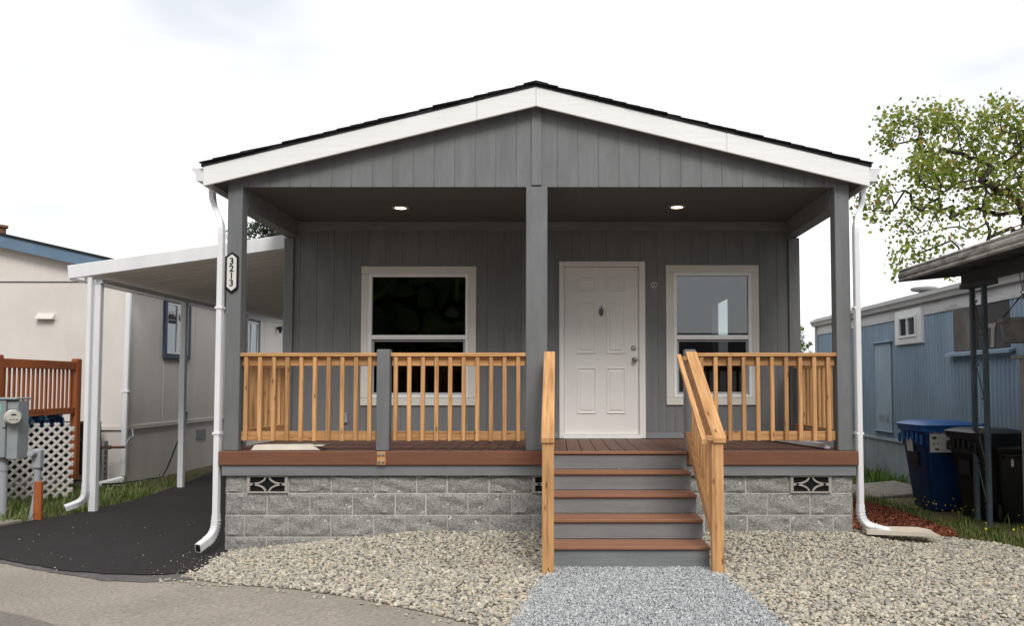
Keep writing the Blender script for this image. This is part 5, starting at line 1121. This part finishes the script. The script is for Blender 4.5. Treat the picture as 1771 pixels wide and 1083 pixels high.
text('lettering', '1 B', 0.055, 'paper_white', T, (M @ Vector((-0.10, -0.3005, 0.80)))[:], (R(90), 0, R(5)), extrude=0.0005)
put('side_mark', MB().box((0.14, -0.3035, 0.845), (0.16, 0.002, 0.016)), 'paper_white', False)
put('lid_paper', MB().box((-0.08, 0.0, 1.027), (0.18, 0.16, 0.003)), 'paper_white', False)
T, M, put = bin_thing('smaller black wheelie bin with its handle turned to the road, beside the grey post', (5.12, 8.98, h(5, 9) - 0.02), R(-118), 0.83, 'black_plastic', 'black_plastic')
put('tag_plate', MB().box((0.345, -0.12, 0.80), (0.004, 0.03, 0.10)), 'paper_white', False)
tag(obj('concrete_slab', MB().box((0, 0, 0), (1.15, 1.0, 0.07)), 'concrete_slab', bevel=0.012, loc=(4.75, 12.0, h(4.75, 12) + 0.03), rot=(R(2), R(-3), R(12))), 'grey concrete slab on the ground behind the blue bin', 'slab')

# ------------------------------------------------------------------ trees
def skeleton(root, top, attract, r_tip=0.0065, bend=0.10, seed=1, trunk_r=None):
    """greedy branching: every attractor is joined to the nearest node of the growing tree"""
    r = random.Random(seed); nodes = [Vector(root)]; par = [-1]
    n = 6
    for i in range(1, n + 1):
        t = i / n; p = Vector(root).lerp(Vector(top), t) + Vector((r.uniform(-1, 1), r.uniform(-1, 1), 0)) * 0.04; nodes.append(p); par.append(len(nodes) - 2)
    at = sorted(attract, key=lambda a: (Vector(a) - Vector(top)).length)
    arr = [np.array(q) for q in nodes]; tips = []
    for a in at:
        a = Vector(a); A = np.array(arr); d = np.linalg.norm(A - np.array(a), axis=1); d[:n - 1] += 2.0
        j = int(d.argmin()); s = nodes[j]; L_ = (a - s).length; m = max(1, int(L_ / 0.28)); prev = j
        off = Vector((r.uniform(-1, 1), r.uniform(-1, 1), r.uniform(-0.6, 1))) * bend * L_
        for q in range(1, m + 1):
            t = q / m; p = s.lerp(a, t) + off * (4 * t * (1 - t) * 0.5) + Vector((r.uniform(-1, 1), r.uniform(-1, 1), r.uniform(-1, 1))) * 0.02
            nodes.append(p); arr.append(np.array(p)); par.append(prev); prev = len(nodes) - 1
        tips.append(prev)
    N_ = len(nodes); load = [0.0] * N_
    for t in tips: load[t] += 1
    for i in range(N_ - 1, 0, -1): load[par[i]] += load[i]
    rad = [r_tip * max(l, 0.3) ** 0.42 for l in load]
    if trunk_r:
        k = trunk_r / rad[0]
        rad = [max(r_tip * 0.6, v * (1 + (k - 1) * min(1, v / rad[0]))) for v in rad]
    mb = MB()
    for i in range(1, N_):
        a, b = nodes[par[i]], nodes[i]
        if (b - a).length > 1e-4: mb.tube([a, b], [rad[par[i]] if load[par[i]] < load[i] * 2.5 else rad[i] * 1.15, rad[i]], 6 if rad[i] > 0.03 else 4, False)
    return mb, nodes, tips, load
LEAFV = np.array([(0, 0, 0), (0.42, 0.30, 0.06), (0.30, 0.62, -0.02), (0, 1.0, -0.10), (-0.30, 0.62, -0.02), (-0.42, 0.30, 0.06)]); LEAFF = np.array([(0, 1, 2), (0, 2, 3), (0, 3, 4), (0, 4, 5)])
def leaves(nm, C, parent, size, cols, wts, spread, per, mat='leaf', flat=1.0):
    C = np.repeat(np.array(C), per, 0); N_ = len(C); P = C + NP.normal(size=(N_, 3)) * spread
    q = NP.normal(size=(N_, 4)); q /= np.linalg.norm(q, axis=1)[:, None]
    s = NP.uniform(size * 0.6, size * 1.25, N_)
    a, b, c, d = q.T
    M = np.stack([1 - 2 * (c * c + d * d), 2 * (b * c - a * d), 2 * (b * d + a * c), 2 * (b * c + a * d), 1 - 2 * (b * b + d * d), 2 * (c * d - a * b), 2 * (b * d - a * c), 2 * (c * d + a * b), 1 - 2 * (b * b + c * c)], 1).reshape(-1, 3, 3)
    V = np.einsum('nij,kj->nki', M, LEAFV) * s[:, None, None]; V[:, :, 2] *= flat; V += P[:, None, :]
    F = (LEAFF[None] + (np.arange(N_) * 6)[:, None, None]).reshape(-1, 3)
    o = rawmesh(nm, V.reshape(-1, 3), F, np.repeat(tones(N_, cols, wts, 0.22), 6, 0), mat, False, parent); return o
def broadleaf(name, label, root, top, clumps, natt, leaf, per, spread, cols, wts, seed, trunk_r, group=None):
    T = thing(name, root, label, 'tree', group); r = random.Random(seed); att = []
    wsum = sum(c[3] * c[4] * c[5] for c in clumps) if len(clumps[0]) > 5 else sum(c[3] ** 2 for c in clumps)
    for c in clumps:
        rx, ry, rz = (c[3], c[4], c[5]) if len(c) > 5 else (c[3], c[3], c[3] * 0.75); k = max(3, int(natt * ((rx * ry * rz) / wsum if len(clumps[0]) > 5 else c[3] ** 2 / wsum)))
        for _ in range(k):
            while 1:
                u = [r.uniform(-1, 1) for _ in range(3)]
                if sum(v * v for v in u) < 1: break
            att.append((c[0] + u[0] * rx, c[1] + u[1] * ry, c[2] + u[2] * rz))
    mb, nodes, tips, load = skeleton(root, top, att, seed=seed, trunk_r=trunk_r)
    obj('trunk', mb, 'bark', T, True)
    cen = [nodes[i][:] for i in range(len(nodes)) if load[i] <= 2 and i > 8]
    leaves('crown', cen, T, leaf, cols, wts, spread, per); return T
MAPLE = [(132, 150, 62), (158, 170, 82), (112, 132, 56), (182, 174, 92), (170, 132, 78), (94, 112, 50)]
cl = [(8.0, 18, 7.25, 0.75), (7.55, 18, 7.05, 0.4), (8.75, 17.8, 7.0, 0.85), (8.2, 17.6, 6.3, 0.8), (7.4, 18.2, 5.75, 0.65), (7.05, 18, 5.25, 0.38), (8.3, 18.4, 5.4, 0.75), (9.2, 18, 5.9, 0.95), (9.0, 17.5, 4.8, 0.7), (8.0, 17.7, 4.5, 0.5), (7.6, 17.6, 4.1, 0.32), (9.9, 18.3, 7.3, 0.9), (10.2, 18, 6.4, 0.9),
      (10.9, 18, 7.2, 0.8), (11.5, 18.4, 6.9, 1.1), (10.4, 17.6, 5.2, 0.8), (11.6, 17.7, 5.5, 0.9), (12.6, 18.2, 6.4, 1.1), (12.3, 18, 7.3, 0.8), (9.3, 19.2, 6.6, 0.8), (11, 19.3, 6.2, 0.9), (8.6, 17.4, 4.0, 0.3)]
broadleaf('maple_tree', 'spreading maple with yellow green leaves rising behind the blue trailer', (11.2, 18.2, -0.1), (10.6, 18.1, 4.2), cl, 640, 0.10, 38, 0.16, MAPLE, [4, 4, 4, 2, 0.5, 1.5], 5, 0.14)
def conifer(label, base, ht, rad, nb, seed, cols, wts, group, z0=0.12, size=0.14, per=9):
    T = thing('conifer_tree', base, label, 'tree', group); r = random.Random(seed); B = Vector(base)
    mb = MB().tube([B + Vector((0, 0, -0.2)), B + Vector((0.05, 0, ht * 0.5)), B + Vector((0, 0, ht))], [ht * 0.022, ht * 0.014, 0.012], 8); C = []
    for i in range(nb):
        t = z0 + (1 - z0) * (i / nb) ** 0.9; z = ht * t; L_ = rad * (1 - t) ** 0.85 * r.uniform(0.65, 1.12) + 0.12; a = i * 2.4 + r.uniform(-0.4, 0.4); P = []
        for q in np.linspace(0, 1, 6): P.append(B + Vector((math.cos(a) * L_ * q, math.sin(a) * L_ * q, z + 0.10 * L_ * q - 0.34 * L_ * q * q)))
        mb.tube(P, [0.03 * (1 - q * 0.8) for q in np.linspace(0, 1, 6)], 4, False)
        m = max(2, int(L_ / 0.14))
        for q in np.linspace(0.15, 1, m):
            k = q * 5; j = min(4, int(k)); p = P[j].lerp(P[j + 1], k - j)
            for s_ in (-1, 1): C.append((p + Vector((-math.sin(a), math.cos(a), -0.2)) * (s_ * 0.32 * (1.05 - q) * L_ * r.random()))[:])
    obj('trunk', mb, 'bark', T, True)
    C = np.repeat(np.array(C), per, 0); N_ = len(C); d = NP.normal(size=(N_, 3)); d[:, 2] -= 0.6; d /= np.linalg.norm(d, axis=1)[:, None]
    sd_ = np.cross(d, NP.normal(size=(N_, 3))); sd_ /= np.linalg.norm(sd_, axis=1)[:, None]; P0 = C + NP.normal(size=(N_, 3)) * size * 0.35; ln = NP.uniform(size * 0.6, size * 1.6, (N_, 1))
    V = np.stack([P0 - sd_ * size * 0.10, P0 + sd_ * size * 0.10, P0 + d * ln], 1).reshape(-1, 3); F = np.arange(N_ * 3).reshape(-1, 3)
    rawmesh('crown', V, F, np.repeat(tones(N_, cols, wts, 0.2), 3, 0), 'needle', False, T); return T
FIR = [(44, 62, 42), (34, 48, 34), (58, 76, 48)]
conifer('dark fir tree behind the carport roof', (-9.9, 30, -0.1), 10.1, 6.2, 170, 3, FIR, [3, 3, 2], None, 0.15, 0.24, 8)
conifer('small grey green fir far behind the porch end', (9.35, 34, -0.1), 4.6, 1.5, 80, 4, [(66, 84, 66), (52, 70, 56), (84, 100, 78)], [3, 3, 2], None, 0.1, 0.2, 7)
conifer('dark narrow fir far behind the blue trailer roof', (10.55, 36, -0.1), 4.35, 1.1, 70, 8, [(48, 62, 52), (40, 54, 46)], [1, 1], None, 0.1, 0.2, 7)
broadleaf('shrub_tree', 'light green bushy tree far behind the porch end', (8.75, 30, -0.1), (8.75, 30, 1.2), [(8.7, 30, 2.6, 0.6), (9.1, 30, 2.0, 0.8), (8.6, 30, 3.4, 0.4), (9.5, 30, 1.9, 0.6)], 120, 0.17, 7, 0.14, [(110, 134, 62), (88, 112, 52), (132, 150, 80)], [3, 3, 2], 6, 0.12)
# across the road: trees and a house, seen mirrored in the porch windows, then unseen firs added for shade
DARK = [(84, 104, 62), (70, 88, 54), (104, 124, 74)]
ROADSIDE = [(-17, -7.5, 9.0, 3.0, 'dark tree across the road, outermost on the meter side'), (-11.5, -9.5, 9.5, 3.2, 'dark tree across the road, second from the meter side'), (-6.6, -11, 10.5, 3.1, 'tall dark tree across the road, mirrored in the middle of the wide window'),
            (-2.6, -12.0, 9.5, 2.7, 'broad dark tree across the road, nearest the house opposite'), (13.8, -17, 8, 2.6, 'dark tree across the road beyond the house opposite')]
for i, (x, y, hh, rr_, lab) in enumerate(ROADSIDE):
    broadleaf('roadside_tree', lab, (x, y, -0.2), (x, y, 2.2), [(x, y, hh * 0.42, rr_), (x - 0.9, y + 0.4, hh * 0.62, rr_ * 0.85), (x + 0.9, y, hh * 0.66, rr_ * 0.85), (x, y, hh * 0.84, rr_ * 0.65), (x - 1.2, y, hh * 0.24, rr_ * 0.75), (x + 1.2, y, hh * 0.22, rr_ * 0.8)], 260, 0.95, 14, 0.45, DARK, [3, 3, 2], 20 + i, 0.3, 'trees across the road')
SHADE_FIRS = [(-21, -14, 15, 5.0, 'leftmost'), (-14.5, -17, 17, 5.2, 'a'), (-8.5, -18.5, 16, 5.0, 'b'), (-2.0, -20.5, 17, 4.6, 'c'), (17.5, -21, 16, 4.6, 'd'), (21.5, -16, 15, 5.0, 'e'), (27, -14, 16, 5.2, 'f')]  # unseen firs added to block low sky light and darken the porch
LABS = ['tall fir across the road, farthest out beyond the driveway side', 'tall fir across the road behind the two outer driveway side trees', 'tall fir across the road behind the tall dark tree', 'tall fir across the road beside the opposite house on the driveway side', 'tall fir across the road beside the opposite house on the trailer side', 'tall fir across the road second beyond the opposite house', 'tall fir across the road, farthest out on the trailer side']
for (x, y, hh, rr_, _), lab in zip(SHADE_FIRS, LABS):
    conifer(lab, (x, y, -0.2), hh, rr_, 120, int(x * 7) & 63, FIR, [3, 3, 2], 'tall firs across the road', 0.06, 1.1, 5)
OH = thing('opposite_house', (5.5, -13.5, -0.2), 'low grey house across the road, mirrored in the narrower window', 'house')
bx('wall', (0.8, -17, -0.3), (10.5, -12, 2.6), 'left_wall', OH, 0.01)
obj('roof', MB().prism([(-11.6, 2.55), (-14.5, 3.45), (-17.4, 2.55), (-17.4, 2.7), (-14.5, 3.6), (-11.6, 2.7)], 'x', 0.4, 10.9), 'shingle', OH)
for x in (2.2, 7.6):
    q = bx('window', (x, -12.0, 0.9), (x + 1.3, -11.96, 2.0), 'vinyl_white', OH); bx('pane', (x + 0.08, -11.959, 0.98), (x + 1.22, -11.95, 1.92), 'dark_shutter', q, 0)
q = bx('door', (4.9, -12.0, 0.0), (5.8, -11.95, 2.0), 'door_paint', OH)
